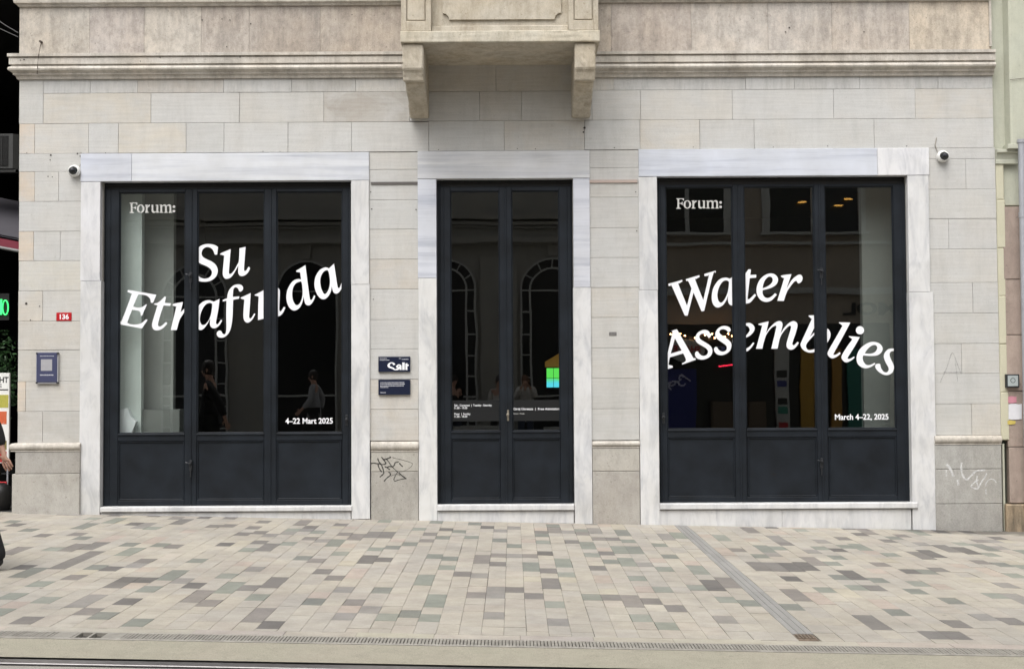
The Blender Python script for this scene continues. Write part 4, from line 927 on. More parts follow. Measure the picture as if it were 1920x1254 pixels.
obj('case', MB().block(mx_(1887), mx_(1911.5), -0.05, -0.006, mz_(726.5), mz_(701.5), 0.004), M['lockmetal'], t)
obj('window', MB().block(mx_(1889.5), mx_(1909), -0.054, -0.0505, mz_(724), mz_(704), 0.003), simple('meter_glass', (0.36,0.40,0.40), 0.15), t)
dl = MB(); dl.lathe((mx_(1899),-0.0545,mz_(713)), [(0.028,0.0003),(0.028,0),(0.022,0),(0.022,0.0003)], 'y', 16); obj('dial', dl, M['lockmetal'], t)
M['paper'] = simple('paper', (0.62,0.62,0.65), 0.8); M['yellow'] = simple('yellow_paper', (0.50,0.40,0.10), 0.8); M['pinkp'] = simple('pink_paper', (0.5,0.22,0.27), 0.8)
def flyer(px0, px1, py0, py1, m_, label, y=-0.0095):
    mb = MB(); n_ = 4; vs_ = []; fs = []
    for i in range(n_+1):
        px = px0+(px1-px0)*i/n_; d = 0.003*math.sin(i*1.9)
        vs_ += [P(px, py1+0.8*math.sin(i), y-0.001+d*0.3), P(px, py0+0.8*math.cos(i*2), y-0.001+d*0.3)]
    for i in range(n_): fs.append((2*i,2*i+2,2*i+3,2*i+1))
    tag(obj('flyer', mb.add(vs_, fs), m_), label, 'flyer', 'torn flyers pasted on the pink stone')
flyer(1891,1916,757,786, M['paper'], 'white flyer pasted on the pink stone below the meter box')
flyer(1890,1906,743,755, M['pinkp'], 'torn pink scrap of paper just above the white flyer')
flyer(1889,1904,788,795, M['yellow'], 'narrow yellow strip of paper just under the white flyer')

# ------------------------------------------------------------------ left-hand neighbour: a dark passage with a restaurant front
M['passage'] = simple('passage_shade_dark', (0.012,0.012,0.012), 0.8)  # near-black walls: the passage's deep shade is put into the colour
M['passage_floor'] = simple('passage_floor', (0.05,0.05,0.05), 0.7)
PB = thing('passage_building', 'dark covered passage at the left edge beside the stone building', 'building', (XL-1.5, 0.4, 0))
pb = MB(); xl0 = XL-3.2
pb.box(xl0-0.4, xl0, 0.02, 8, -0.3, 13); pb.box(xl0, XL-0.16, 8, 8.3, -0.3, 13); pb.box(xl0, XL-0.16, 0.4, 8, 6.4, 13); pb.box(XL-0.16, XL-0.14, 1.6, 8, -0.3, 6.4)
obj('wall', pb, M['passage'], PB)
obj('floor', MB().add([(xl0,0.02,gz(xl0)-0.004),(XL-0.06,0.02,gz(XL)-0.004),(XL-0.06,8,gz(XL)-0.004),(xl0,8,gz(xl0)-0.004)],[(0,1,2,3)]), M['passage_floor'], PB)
# wires in the dark
obj('wire', MB().tube([P(-30,20,0.5),P(10,48,0.5),P(34,62,0.5)], 0.005, 5).tube([P(-30,40,0.5),P(8,58,0.5),P(34,70,0.5)], 0.004, 5), simple('grey_wire', (0.10,0.10,0.10), 0.6), PB)
# air conditioner
YA = 0.55
t = thing('air_conditioner', 'grey outdoor air conditioner unit hung in the dark at the left edge', 'air conditioner', P(5, 320, YA))
ax = lambda px: X(px,YA,285); az = lambda py: Z(5,py,YA)
M['ac'] = simple('ac_case_shaded', (0.032,0.033,0.031), 0.6)  # case colour darkened to stand for the shade inside the passage
mb = MB(); mb.prism([(ax(-70),YA),(ax(24),YA),(ax(33),YA+0.06),(ax(33),YA+0.34),(ax(-70),YA+0.34)], 'z', az(316), az(251)); obj('case', mb, M['ac'], t)
gr = MB()
for i in range(26): gr.box(ax(-66), ax(15), YA-0.010, YA-0.002, az(311)+i*0.0135, az(311)+i*0.0135+0.004)
gr.box(ax(3.6), ax(4.6), YA-0.014, YA-0.002, az(311), az(255)); obj('grille', gr, simple('ac_grille', (0.02,0.02,0.019), 0.5), t, None, 'stuff')
obj('grille_recess', MB().box(ax(-67), ax(16), YA-0.0018, YA-0.0004, az(312), az(254)), M['black'], t)
obj('bracket', MB().box(ax(-60), ax(31), YA+0.02, YA+0.06, az(322), az(317.5)).box(ax(28), ax(31), YA+0.02, YA+0.4, az(322), az(318)), M['ac'], t)
# maroon awning with grey top
YW = 0.35
t = thing('awning', 'maroon awning with grey top over the passage at the left edge', 'awning', P(0, 440, YW))
M['awn_grey'] = simple('awning_grey', (0.05,0.047,0.056), 0.7); M['maroon'] = simple('maroon_cloth', (0.16,0.018,0.035), 0.8)
w0, w1 = XL-3.0, XL-0.02
def slope(py_r, py_l, Y): return Z(33,py_r,Y), Z(0,py_l,Y)
zr, zl_ = slope(452, 441, YW); k = (zl_-zr)/(X(33,YW)-X(0,YW))
za = lambda x, off: zr+k*(X(33,YW)-x)*0.5+off
obj('roof_sheet', MB().add([(w0,YW,za(w0,0.12)),(w1,YW,za(w1,0.03)),(w1,YW+0.9,za(w1,0.50)),(w0,YW+0.9,za(w0,0.62))],[(0,1,2,3)]).add([(w0,YW,za(w0,0.10)),(w1,YW,za(w1,0.01)),(w1,YW+0.9,za(w1,0.48)),(w0,YW+0.9,za(w0,0.60))],[(3,2,1,0)]), M['awn_grey'], t)
obj('valance', MB().add([(w0,YW-0.01,za(w0,0.05)),(w1,YW-0.01,za(w1,-0.01)),(w1,YW-0.01,za(w1,-0.10)),(w0,YW-0.01,za(w0,-0.04)),(w0,YW,za(w0,0.05)),(w1,YW,za(w1,-0.01)),(w1,YW,za(w1,-0.10)),(w0,YW,za(w0,-0.04))],[(3,2,1,0),(4,5,6,7),(0,1,5,4),(2,3,7,6)]), M['maroon'], t)
obj('front_bar', MB().tube([(w0,YW-0.01,za(w0,-0.055)),(w1,YW-0.01,za(w1,-0.115))], 0.018, 8), simple('awning_bar', (0.12,0.12,0.12), 0.4), t)
# green neon
YN = 0.7
t = thing('neon_sign', 'green neon sign ending in a letter O glowing in the passage', 'neon sign', P(5, 576, YN))
M['neon'] = simple('green_neon', (0.05,0.4,0.1), 0.4, emit=(0.05,1.0,0.22), es=0.9)
mb = MB(); mb.tube([P(10+5.2*math.sin(a*math.pi/10), 576.5-13.5*math.cos(a*math.pi/10), YN) for a in range(21)], 0.008, 6); obj('letter', mb, M['neon'], t)
mb = MB()
for dx in (-1.5, 1.0): mb.tube([P(dx+1.5,561,YN), P(dx+1,590,YN)], 0.011, 6)
mb.tube([P(3,569,YN), P(-10,568,YN)], 0.010, 6); mb.tube([P(2,588,YN), P(-10,590,YN)], 0.010, 6); obj('letter', mb, M['neon'], t)
obj('backing', MB().box(X(-40,YN+.03), X(17,YN+.03), YN+0.02, YN+0.04, Z(5,600,YN), Z(5,550,YN)), M['black'], t)
# shrub
t = thing('shrub', 'dark green leafy shrub in a black pot behind the menu board at the left edge', 'plant', (P(0,900,0.9).x, 0.9, gz(-5.6)))
M['leaf'] = simple('leaf_green', (0.028,0.075,0.022), 0.5, 0, 0.5, scale=5)
bx0 = P(2, 715, 0.85); rl_ = random.Random(8); lf = MB()
for i in range(1500):
    while True:
        a = Vector((rl_.uniform(-1,1), rl_.uniform(-1,1), rl_.uniform(-1,1)))
        if 0.25 < a.length < 1 and (a.length > 0.6 or rl_.random() < 0.4): break
    lump = 1+0.22*math.sin(a.x*5+a.z*7)
    c_ = bx0+Vector((a.x*0.20*lump-0.02, a.y*0.20, a.z*0.52*lump))
    d = Vector((rl_.gauss(0,1), rl_.gauss(0,1), rl_.gauss(0,.6))).normalized(); s2 = d.cross(Vector((rl_.gauss(0,1),rl_.gauss(0,1),rl_.gauss(0,1)))).normalized(); L = rl_.uniform(0.035,0.065); W = L*0.45
    lf.add([c_, c_+d*L*0.5+s2*W*0.5, c_+d*L, c_+d*L*0.5-s2*W*0.5], [(0,1,2,3)])
obj('foliage', lf, M['leaf'], t, None, 'stuff')
obj('stem', MB().tube([(bx0.x-0.02,0.85,0.3+gz(-5.6)),(bx0.x,0.86,0.9),(bx0.x+0.01,0.85,bx0.z)], [0.025,0.018,0.01], 7), M['iron'], t)
obj('pot', MB().lathe((bx0.x-0.02,0.85,gz(-5.6)), [(0.0005,0),(0.13,0),(0.17,0.34),(0.18,0.36),(0.15,0.36),(0.14,0.30),(0.0005,0.30)], 'z', 18), M['black'], t)
# menu board
YM = 0.30
t = thing('menu_board', 'standing menu board with food pictures at the left edge', 'menu board', P(5, 952, YM))
ux = lambda px: X(px,YM,780); uz = lambda py: Z(8,py,YM)
obj('board', MB().block(ux(-75), ux(17), YM, YM+0.03, uz(868), uz(699), 0.003), M['white'], t)
fr = MB().tube([P(16.5,699,YM+0.02),P(13.5,950,YM+0.02)], 0.009, 6).tube([P(-74,699,YM+0.02),P(-76,950,YM+0.02)], 0.009, 6); obj('frame', fr, M['zinc'], t)
def panel(px0, px1, py0, py1, m_): obj('print_panel', MB().box(ux(px0), ux(px1), YM-0.002, YM-0.0004, uz(py1), uz(py0)), m_, t)
food1 = stone('salad_print', (0.30,0.33,0.06), (0.50,0.42,0.10), (0.06,0.12,0.02), 0.9, 0, 0.9, 0.2, 0.4, 0, sp_scale=30)
food2 = stone('tomato_print', (0.50,0.07,0.03), (0.60,0.22,0.10), (0.65,0.55,0.45), 0.9, 0, 0.6, 0.1, 0.4, 0, sp_scale=14)
panel(-74, 15.5, 740, 764, food1); panel(-74, 12.5, 771, 795, food2); panel(-74, 13, 826, 843, stone('dark_food_print', (0.05,0.045,0.03), (0.45,0.36,0.12), (0.02,0.02,0.02), 0.9, 0, 0.6, 0.1, 0.4, 0, sp_scale=14)); panel(-74, 13, 846, 866, M['red'])
panel(-74, 15, 729.5, 731.5, M['black'])
link('lettering', text_mesh('RIGHT', -22, 16, 717, YM-0.0008, M['black'], 0.03, 10.5), t, 'black capital letters ending in HT')
link('lettering', text_mesh('E', -3.5, 3.2, 726.3, YM-0.0008, M['black'], 0.02, 6.5), t, 'black capital letter E')
obj('lower_shelf', MB().block(ux(-75), ux(13.5), YM, YM+0.03, uz(912), uz(903), 0.003), M['red'], t)
t2_ = MB(); t2_.smooth = True; c_ = P(6, 930, 0.25); t2_.lathe((c_.x-0.05, 0.28, gz(c_.x)), [(0.0005,0),(0.10,0.0),(0.13,0.08),(0.135,0.20),(0.11,0.26),(0.05,0.30),(0.0005,0.30)], 'z', 16)
tag(obj('black_sack', t2_, M['black']), 'dark rounded sack on the ground below the menu board', 'sack')
# ------------------------------------------------------------------ the other side of the street (seen mirrored in the glass)
YO = -15.6; YV_ = 2*YG-YO                        # facade, and where its mirror image stands
ox = lambda px: X(px, YV_, 640); oz = lambda py, px=950: Z(px, py, YV_)
M['opp1'] = stone('grey_render', (0.30,0.29,0.265), (0.33,0.31,0.27), (0.18,0.17,0.15), 0.7, 0.4, 0.3, 0.05)
M['opp2'] = stone('brown_render', (0.33,0.285,0.235), (0.36,0.30,0.24), (0.20,0.17,0.14), 0.7, 0.4, 0.3, 0.05)
M['opp_white'] = simple('white_joinery', (0.42,0.42,0.40), 0.6)
M['opp_dark'] = simple('dark_shop_interior', (0.008,0.008,0.009), 0.25)
A = thing('arcade_building', 'grey building with tall arched windows across the street, mirrored in the door', 'building', (ox(600), YO, 0))
xs0, xs1 = ox(-200), ox(1150)
arches = [(1036, 60, 543, 484), (836, 59, 543, 484), (575, 58, 545, 470), (365, 62, 556, 480), (272, 0, 0, 0)]
arches = [a for a in arches if a[1]]
wb = MB(); wb.box(xs0-8, xs1, YO-0.6, YO, -0.8, 9.5); obj('wall', wb, M['opp1'], A)
for cx, r, sp_y, top in arches:
    c = ox(cx); ro = ox(cx+r)-c; zs_ = oz(sp_y, cx); zb2 = oz(812, cx)-0.5
    n_ = 14; arc = [(c+ro*math.cos(math.pi*i/n_), zs_+ro*math.sin(math.pi*i/n_)) for i in range(n_+1)]
    w_ = obj('arched_window', MB().prism(arc+[(c-ro, zb2), (c+ro, zb2)], 'y', YO, YO+0.02), M['opp_dark'], A)
    fm_ = MB(); y0, y1 = YO+0.021, YO+0.06; th = 0.05
    def ringarc(R_):
        for i in range(n_):
            a0, a1 = math.pi*i/n_, math.pi*(i+1)/n_
            p = [(c+rr*math.cos(a), zs_+rr*math.sin(a)) for rr, a in ((R_-th,a0),(R_,a0),(R_,a1),(R_-th,a1))]; fm_.prism(p, 'y', y0, y1)
    ri = ro*0.70; ringarc(ro)
    if cx != 575: ringarc(ri)
    for s_ in (-1, 1):
        fm_.box(c+s_*ro-(th if s_ > 0 else 0), c+s_*ro+(th if s_ < 0 else 0), y0, y1, zb2, zs_)
        if cx == 575: continue
        fm_.box(c+s_*ri-(th if s_ > 0 else 0), c+s_*ri+(th if s_ < 0 else 0), y0, y1, zb2, zs_)
        z = zs_
        while z > zb2+0.3:
            xa, xb = sorted((c+s_*(ri), c+s_*(ro-th))); fm_.box(xa, xb, y0, y1-0.01, z-0.035, z); z -= 0.52
    fm_.box(c-ri, c+ri, y0, y1-0.01, zs_-0.04, zs_); fm_.box(c-ro, c+ro, y0, y1-0.01, oz(740,cx)-0.05, oz(740,cx))
    for k in range(1, 6):
        if cx == 575: break
        a = math.pi*k/6; d = Vector((math.cos(a),0,math.sin(a))); fm_.tube([Vector((c,(y0+y1)/2,zs_))+d*(ri-0.02), Vector((c,(y0+y1)/2,zs_))+d*(ro-0.03)], 0.018, 5)
    obj('window_frame', fm_, M['opp_white'], w_)
    obj('keystone', MB().prism([(c-0.10,zs_+ro+0.02),(c+0.10,zs_+ro+0.02),(c+0.16,zs_+ro+0.50),(c-0.16,zs_+ro+0.50)], 'y', YO, YO+0.10), M['opp1'], A)
for py, out, h in ((404,0.22,0.10),(416,0.14,0.08),(424,0.08,0.05),(446,0.26,0.14),(455,0.14,0.06)):
    z = oz(py); obj('string_course', MB().box(xs0, xs1-0.01, YO, YO+out, z-h, z), M['opp1'], A)
for cx in (936, 706, 480): obj('pilaster', MB().box(ox(cx-34), ox(cx+34), YO, YO+0.06, -0.6, oz(480)), M['opp1'], A)
S = thing('cafe_building', 'brown building with cafe front across the street, mirrored in the right window', 'building', (ox(1450), YO, 0))
sb_ = MB(); sx0, sx1 = xs1+0.02, ox(2300); rz = lambda py: Z(1470, py, YV_)
sb_.box(sx0, sx1, YO-0.6, YO, -0.9, 9.5); obj('wall', sb_, M['opp2'], S)
for a, b in ((1215,1366), (1437,1617)):
    w_ = obj('window', MB().box(ox(a), ox(b), YO, YO+0.01, rz(435), rz(290)), M['opp_dark'], S)
    f_ = MB()
    for e in (a, b): f_.box(ox(e)-0.09, ox(e)+0.09, YO+0.011, YO+0.07, rz(435), rz(290))
    f_.box(ox((a+b)/2)-0.05, ox((a+b)/2)+0.05, YO+0.011, YO+0.06, rz(435), rz(290)); obj('window_frame', f_, M['opp_white'], w_)
    obj('window_sill', MB().box(ox(a)-0.15, ox(b)+0.15, YO, YO+0.2, rz(440), rz(435.5)), M['opp_white'], S)
for py, h, out in ((454,0.07,0.16),(458,0.05,0.08),(541,0.14,0.14)): obj('string_course', MB().box(sx0, sx1, YO, YO+out, rz(py)-h, rz(py)), M['opp_white'] if out == 0.16 or h == 0.14 else M['opp2'], S)
obj('shop_front', MB().box(ox(1215), ox(1668), YO, YO+0.015, -0.4, rz(606)), M['opp_dark'], S)
for a, b, m_ in ((1452,1476,'opp_white'),(1499,1524,None),(1586,1612,'green'),(1556,1574,'amber')):
    mm = {'opp_white':M['opp_white'], None:simple('yellow_door',(0.42,0.24,0.03),0.5), 'green':simple('green_door',(0.02,0.16,0.12),0.5), 'amber':simple('amber_panel',(0.36,0.19,0.03),0.5)}[m_]
    obj('door_post', MB().box(ox(a), ox(b), YO+0.016, YO+0.12, -0.4, rz(600 if m_ == 'opp_white' else 655)), mm, S)
M['poster_blue'] = simple('blue_poster', (0.015,0.022,0.16), 0.5); M['poster_white'] = simple('poster_white', (0.6,0.6,0.75), 0.6)
ps = obj('poster', MB().box(ox(1248), ox(1305), YO+0.016, YO+0.05, rz(806), rz(690)), M['poster_blue'], S, 'blue poster with curling white shapes')
sw = MB()
for (a, b, r_, s0, s1) in ((1262,722,9,0,4.2),(1276,716,7,2,6),(1258,716,6,3,7),(1274,706,4,0,5)):
    sw.tube([Vector((ox(a)+r_/79*math.cos(s0+(s1-s0)*i/9), YO+0.056, rz(b)+r_/79*math.sin(s0+(s1-s0)*i/9))) for i in range(10)], 0.022, 5)
sw.tube([(ox(1274),YO+.056,rz(700)),(ox(1293),YO+.056,rz(714))], 0.02, 5); obj('motif', sw, M['poster_white'], ps)
for k, (py, m_) in enumerate(((700,'opp_dark'),(718,'poster_blue'),(752,'opp_dark'),(768,'green2'),(797,'red'))):
    mm = M[m_] if m_ in M else simple('small_green_card',(0.02,0.2,0.14),0.5); obj('card', MB().box(ox(1455), ox(1472), YO+0.121, YO+0.13, rz(py+6), rz(py-6)), mm, S)
M['tube_red'] = simple('red_tube', (0.3,0.0,0.02), 0.5, emit=(1.0,0.03,0.08), es=5.0)
obj('light_tube', MB().tube([(ox(1346),YO+0.10,rz(686)),(ox(1392),YO+0.10,rz(680))], 0.018, 6), M['tube_red'], S)
for a, b in ((1330,1376),(1398,1430)): obj('counter', MB().box(ox(a), ox(b), YO+0.016, YO+0.4, -0.4, rz(752)), simple('counter_brown',(0.10,0.07,0.045),0.5), S)
# round sign, blue lettering, large letters: all read mirrored in the photograph
def sign_text(body, pxa, pxb, py, hpx, Y, m_, parent):
    cu = bpy.data.curves.new('text', 'FONT'); cu.body = body; cu.size = 1; cu.offset = 0.03; cu.extrude = 0.02
    o = bpy.data.objects.new('tmp', cu); C.objects.link(o); dg = bpy.context.evaluated_depsgraph_get()
    me = bpy.data.meshes.new_from_object(o.evaluated_get(dg)); bpy.data.objects.remove(o); bpy.data.curves.remove(cu)
    xs_ = [v.co.x for v in me.vertices]; x0, x1 = min(xs_), max(xs_); cap = max(v.co.y for v in me.vertices)
    xa, xb = ox(pxa), ox(pxb); h = hpx/78.5
    for v in me.vertices: v.co = (xb-(v.co.x-x0)/(x1-x0)*(xb-xa), Y+v.co.z, rz(py)+v.co.y/cap*h)
    me.materials.clear(); me.materials.append(m_); link('lettering', me, parent)
t = thing('round_sign', 'round white cafe sign with red letters, mirrored in the left pane of the right window', 'sign', (ox(1284), YO+0.3, rz(655)))
mb = MB(); mb.lathe((ox(1284), YO+0.30, rz(657)), [(0.0005,0.04),(0.42,0.04),(0.44,0.02),(0.42,0.0)], 'y', 24)
for i, v in enumerate(mb.v): mb.v[i] = (v[0], v[1], rz(657)+(v[2]-rz(657))*0.62)
obj('disc', mb, M['opp_white'], t); sign_text('SHAKE', 1259, 1309, 660, 12, YO+0.345, M['red'], t)
obj('arm', MB().box(ox(1284)-0.02, ox(1284)+0.02, YO+0.016, YO+0.3, rz(640), rz(638)), M['iron'], t)
t = thing('blue_lettering', 'white edged blue letters on the cafe fascia, mirrored in the right window', 'sign', (ox(1350), YO, rz(655))); sign_text('lo', 1338, 1366, 657, 12, YO+0.05, simple('blue_letter',(0.12,0.18,0.5),0.5), t)
t = thing('fascia_letters', 'dark capital letters on the brown fascia, mirrored in the third pane of the right window', 'sign', (ox(1620), YO, rz(580))); sign_text('MOL', 1582, 1684, 590, 24, YO+0.02, M['opp_dark'], t)
# string of warm bulbs
M['bulb'] = simple('warm_bulb', (1,0.8,0.6), 0.4, emit=(1.0,0.50,0.20), es=34.0)
t = thing('string_lights', 'string of warm bulbs under the cafe awning, mirrored in the right window', 'string lights', (ox(1310), YO+0.35, rz(632)))
rr = random.Random(4); pts = []
bm_ = MB(); bm_.smooth = True; bm_.lathe((0,0,0), [(0.0005,0.026),(0.017,0.018),(0.024,0.0),(0.017,-0.018),(0.0005,-0.026)], 'z', 10); bme = bm_.mesh('bulb', M['bulb'])
for px in (1255,1272,1281,1298,1318,1327,1331,1336,1352,1359,1367,1373):
    p_ = (ox(px+rr.uniform(-1,1)), YO+0.35, rz(628+rr.uniform(-3,6))); pts.append(p_); b_o = link('bulb', bme, t); b_o.matrix_parent_inverse = Matrix(); b_o.location = Vector(p_)-t.location
obj('wire', MB().tube([(p[0],p[1],p[2]+0.05) for p in pts], 0.006, 5), M['iron'], t)
# lit lamps in the upper windows
M['lamp'] = simple('amber_lamp', (1,0.7,0.3), 0.4, emit=(1.0,0.50,0.10), es=2.0)
for px, py, lb in ((1506,382,'flat amber ceiling lamp, leftmost of three in the upper window across the street'),(1573,387,'flat amber ceiling lamp, middle and lowest of three in the upper window across the street'),(1591,375,'flat amber ceiling lamp, rightmost and highest of three in the upper window across the street')):
    mb = MB(); mb.lathe((ox(px), YO+0.12, rz(py)), [(0.0005,0.02),(0.10,0.015),(0.105,0.0),(0.0005,-0.006)], 'z', 14); tag(obj('ceiling_lamp', mb, M['lamp']), lb, 'lamp', 'amber lamps in the upper window')
# a low bench under the arches
for cx, lb in ((888,'long low pale bench across the street, mirrored low in the left door leaf'),(1075,'long low pale bench across the street, mirrored low in the right door leaf')):
    t = thing('street_bench', lb, 'bench', (ox(cx), -14.6, gz(ox(cx))), 'benches across the street')
    x_ = ox(cx); zz = gz(x_); obj('seat', MB().box(x_-0.75, x_+0.75, -14.85, -14.35, zz+0.34, zz+0.44), M['opp_white'], t)
    for s_ in (-0.6, 0.6): obj('leg', MB().box(x_+s_-0.05, x_+s_+0.05, -14.8, -14.4, zz, zz+0.339), M['lockmetal'], t)

# ------------------------------------------------------------------ people
M['skin'] = simple('skin', (0.46,0.27,0.20), 0.55, 0, 0.06); M['hair'] = simple('dark_hair', (0.015,0.010,0.008), 0.6); M['hair_brown'] = simple('brown_hair', (0.13,0.06,0.03), 0.6)
M['eye'] = simple('eye', (0.02,0.015,0.012), 0.2); M['shoe'] = simple('black_shoe', (0.008,0.008,0.009), 0.5); M['cloth_black'] = simple('black_cloth', (0.007,0.007,0.008), 0.85)
M['cloth_grey'] = simple('grey_quilted_cloth', (0.26,0.265,0.28), 0.8, bump=0.3); M['cloth_white'] = simple('pale_cloth', (0.5,0.48,0.45), 0.85); M['cloth_jean'] = simple('dark_denim', (0.03,0.04,0.07), 0.85)
def skin_mesh(name, verts, edges, radii, mat, sub=2, xf=None):
    me = bpy.data.meshes.new('sk'); me.from_pydata(verts, edges, []); o = bpy.data.objects.new('tmp', me); C.objects.link(o)
    o.modifiers.new('s', 'SKIN'); sv = me.skin_vertices[0].data
    for i, r_ in enumerate(radii): sv[i].radius = (r_, r_) if not isinstance(r_, tuple) else r_
    sv[0].use_root = True
    o.modifiers['s'].branch_smoothing = 0.6
    md = o.modifiers.new('u', 'SUBSURF'); md.levels = sub
    dg = bpy.context.evaluated_depsgraph_get(); m2 = bpy.data.meshes.new_from_object(o.evaluated_get(dg)); bpy.data.objects.remove(o); bpy.data.meshes.remove(me)
    if xf: m2.transform(xf)
    m2.name = name; m2.shade_smooth(); m2.materials.clear(); m2.materials.append(mat); return m2
def person(label, loc, rot, pose, h=1.72, coat='cloth_black', trousers='cloth_jean', hair='hair', coat_len=0.80, long_hair=False, group=None):
    """pose: joint overrides in a body 1.72 m tall facing +x (left is +y)"""
    t = thing('person', label, 'person', loc, group); k = h/1.72
    J = dict(pelvis=(0,0,.95), belly=(0.01,0,1.10), chest=(0.0,0,1.30), neck=(0.0,0,1.47), head0=(0.03,0,1.56), head1=(0.045,0,1.66),
             shL=(0,.17,1.42), elL=(-.03,.23,1.14), wrL=(.05,.24,.90), shR=(0,-.17,1.42), elR=(-.03,-.23,1.14), wrR=(.05,-.24,.90),
             hipL=(0,.09,.90), knL=(.02,.10,.50), anL=(-.02,.10,.09), toL=(.14,.11,.03), hipR=(0,-.09,.90), knR=(.02,-.10,.50), anR=(-.02,-.10,.09), toR=(.14,-.11,.03))
    J.update(pose); xf = Matrix.Translation(loc) @ Matrix.Rotation(rot, 4, 'Z') @ Matrix.Scale(k, 4)
    names = ['pelvis','belly','chest','neck','head0','head1','shL','elL','wrL','shR','elR','wrR','hipL','knL','anL','toL','hipR','knR','anR','toR']
    rad = dict(pelvis=(.125,.10), belly=(.115,.09), chest=(.13,.10), neck=.055, head0=(.078,.085), head1=(.082,.092), sh=.058, el=.040, wr=.027, hip=.085, kn=.055, an=.038, to=.036)
    V_ = [Vector(J[n_]) for n_ in names]; Rr = [rad.get(n_) or rad[n_[:2] if n_[:2] != 'hi' else 'hip'] for n_ in names]
    ix = {n_: i for i, n_ in enumerate(names)}
    E = [('pelvis','belly'),('belly','chest'),('chest','neck'),('neck','head0'),('head0','head1'),('chest','shL'),('shL','elL'),('elL','wrL'),('chest','shR'),('shR','elR'),('elR','wrR'),('pelvis','hipL'),('hipL','knL'),('knL','anL'),('anL','toL'),('pelvis','hipR'),('hipR','knR'),('knR','anR'),('anR','toR')]
    E = [(ix[a], ix[b]) for a, b in E]
    nose = len(V_); V_.append(Vector(J['head0'])+Vector((.098,0,.035))); Rr.append(.014); E.append((ix['head0'], nose))
    for s_ in 'LR':                              # palms with four unequal fingers and a thumb
        wv = Vector(J['wr'+s_]); ev = Vector(J['el'+s_]); d = (wv-ev).normalized(); sd_ = 1 if s_ == 'L' else -1
        side = Vector((1,0,0)); side = (side-d*side.dot(d)).normalized(); nrm = d.cross(side)*sd_
        pm0 = len(V_); V_.append(wv+d*0.075); Rr.append((.034,.018)); E.append((ix['wr'+s_], pm0))
        for q_, (off, L) in enumerate(((.030,.070),(.010,.080),(-.010,.075),(-.028,.058))):
            b0 = len(V_); base = wv+d*0.10+side*off; V_ += [base, base+d*L*0.55-nrm*L*0.12, base+d*L*0.95-nrm*L*0.42]; Rr += [.0095,.0088,.0075]; E += [(pm0,b0),(b0,b0+1),(b0+1,b0+2)]
        b0 = len(V_); V_ += [wv+d*0.04+side*0.040, wv+d*0.085+side*0.060-nrm*0.012]; Rr += [.012,.0095]; E += [(pm0,b0),(b0,b0+1)]
    link('body', skin_mesh('body', V_, E, Rr, M['skin'], 2, xf), t)
    # trousers, coat, shoes, hair
    def sub(ns, rr_, extra=()):
        vs_ = [Vector(J[n_]) if isinstance(n_, str) else Vector(n_) for n_ in ns]; return vs_, rr_
    lo_ = lambda s_: tuple(Vector(J['an'+s_])+(Vector(J['an'+s_])-Vector(J['kn'+s_])).normalized()*0.035)
    vs_, r_ = sub(['pelvis','hipL','knL',lo_('L'),'hipR','knR',lo_('R')], [(.15,.125),.112,.084,.072,.112,.084,.072])
    link('trousers', skin_mesh('trousers', vs_, [(0,1),(1,2),(2,3),(0,4),(4,5),(5,6)], r_, M[trousers], 2, xf), t)
    hem = (0.0, 0, coat_len)
    vs_, r_ = sub(['pelvis','belly','chest',(0,0,1.455),'shL','elL',tuple(Vector(J['elL']).lerp(Vector(J['wrL']),.9)),'shR','elR',tuple(Vector(J['elR']).lerp(Vector(J['wrR']),.9)),hem],
                  [(.178,.15),(.165,.135),(.178,.14),.072,.085,.066,.050,.085,.066,.050,(.185,.155)])
    link('coat', skin_mesh('coat', vs_, [(0,1),(1,2),(2,3),(2,4),(4,5),(5,6),(2,7),(7,8),(8,9),(0,10)], r_, M[coat], 2, xf), t)
    for s_ in 'LR':
        a, b = Vector(J['an'+s_]), Vector(J['to'+s_]); hl = a+(a-b).normalized()*0.05; d = b-a
        vs_ = [Vector((a.x,a.y,a.z+0.01)), a*0.9+hl*0.1+Vector((0,0,-.045)), a.lerp(b,.6)+Vector((0,0,-.012)), b+d.normalized()*0.04]
        link('shoe', skin_mesh('shoe', vs_, [(0,1),(1,2),(2,3)], [.056,(.052,.046),(.05,.036),(.042,.030)], M['shoe'], 2, xf), t)
    h0, h1 = Vector(J['head0']), Vector(J['head1']); hm = MB(); hm.smooth = True
    c_ = h1+Vector((-.022,0,-.012)); prof = [(.0005,.108)]+[(.098*math.sin(math.pi*i/12), .108*math.cos(math.pi*i/12)) for i in range(1,8)]+[(.085,-.075),(.06,-.10),(.0005,-.10)]
    hm.lathe(c_, prof, 'z', 18)
    hm.v = [(v[0]*1.0, v[1]*0.93+c_.y*0.07, v[2]-(0.06 if long_hair else 0.03)*max(0,(c_.x-v[0])/.1)*(1 if v[2] < c_.z else 0)) for v in hm.v]
    if long_hair: hm.tube([h1+Vector((-.06,0,-.02)), h0+Vector((-.075,0,-.04)), h0+Vector((-.085,0,-.16)), h0+Vector((-.08,0,-.27))], [.075,.085,.075,.03], 12)
    me = hm.mesh('hair', M[hair]); me.transform(xf); link('hair', me, t)
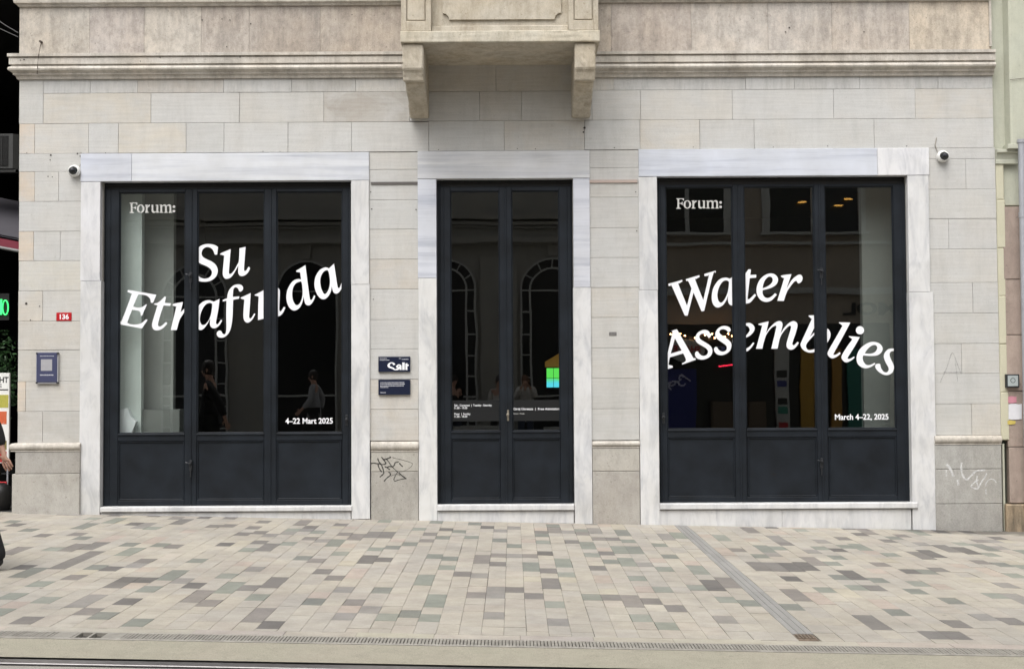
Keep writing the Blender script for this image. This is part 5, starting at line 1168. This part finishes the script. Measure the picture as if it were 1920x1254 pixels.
    for s_ in (-1, 1):
        e = MB(); e.smooth = True; c_ = h0+Vector((.080,.032*s_,.062)); e.lathe(c_, [(.0005,.010),(.008,.005),(.010,0),(.008,-.005),(.0005,-.010)], 'z', 8)
        me = e.mesh('eye', M['eye']); me.transform(xf); link('eye', me, t)
        e = MB(); e.smooth = True; c_ = h0+Vector((-.005,.088*s_,.045)); e.lathe(c_, [(.0005,.030),(.014,.02),(.016,0),(.010,-.02),(.0005,-.03)], 'z', 8); me = e.mesh('ear', M['skin']); me.transform(xf); link('ear', me, t)
    mo = MB(); c_ = h0+Vector((.084,0,-.012)); mo.box(c_.x-.01, c_.x+.004, -.022, .022, c_.z-.004, c_.z+.005); me = mo.mesh('mouth', simple('lips',(0.36,0.14,0.12),0.5)); me.transform(xf); link('mouth', me, t)
    return t
walk = dict(anL=(.30,.09,.10), knL=(.20,.10,.50), toL=(.46,.10,.05), anR=(-.36,-.09,.14), knR=(-.12,-.10,.50), toR=(-.22,-.10,.03), elL=(-.14,.24,1.16), wrL=(-.10,.25,.91), elR=(.02,-.24,1.14), wrR=(.20,-.22,.96))
photo = dict(elL=(.14,.24,1.22), wrL=(.28,.10,1.45), elR=(.14,-.24,1.22), wrR=(.28,-.10,1.45))
# the passer-by leaving the picture on the left: trailing shoe, trouser leg and hand are in view
gl = G(8, 1078)
edge_pose = dict(anL=(.26,.09,.10), knL=(.17,.10,.50), toL=(.42,.10,.05), anR=(-.31,-.09,.09), knR=(-.17,-.10,.50), toR=(-.17,-.10,.03), elR=(-.20,-.26,1.12), wrR=(-.27,-.25,.93), elL=(.06,.24,1.15), wrL=(.24,.22,.98))
EP = person('person in black walking out at the left edge, trailing hand and foot in view', (gl.x-0.44, gl.y+0.10, gz(gl.x-0.44)), R(180), edge_pose, 1.72, 'cloth_black', 'cloth_black', 'hair', 0.85)
def mirror_person(label, px, dist, rot, pose, h, *a, **k):
    """dist: metres from the shop glass"""
    x_ = X(px, 2*YG+dist, 640); return person(label, (x_, -dist, gz(x_)), rot, pose, h, *a, **k)
mirror_person('person in a grey quilted jacket, mirrored in the right pane of the left window', 588, 9.6, R(180), walk, 1.62, 'cloth_grey', 'cloth_black', 'hair', 0.78)
mirror_person('person with long brown hair raising a camera, mirrored in the right leaf of the door', 984, 14.3, R(90), photo, 1.60, 'cloth_white', 'cloth_jean', 'hair_brown', 0.85, True)
mirror_person('person in pale clothes, mirrored at the middle stile of the door', 934, 14.6, R(90), {}, 1.58, 'cloth_white', 'cloth_black', 'hair', 0.85)
mirror_person('person in pale shirt and dark waistcoat, mirrored low in the left leaf of the door', 850, 14.4, R(60), {}, 1.56, 'cloth_black', 'cloth_jean', 'hair', 0.85)
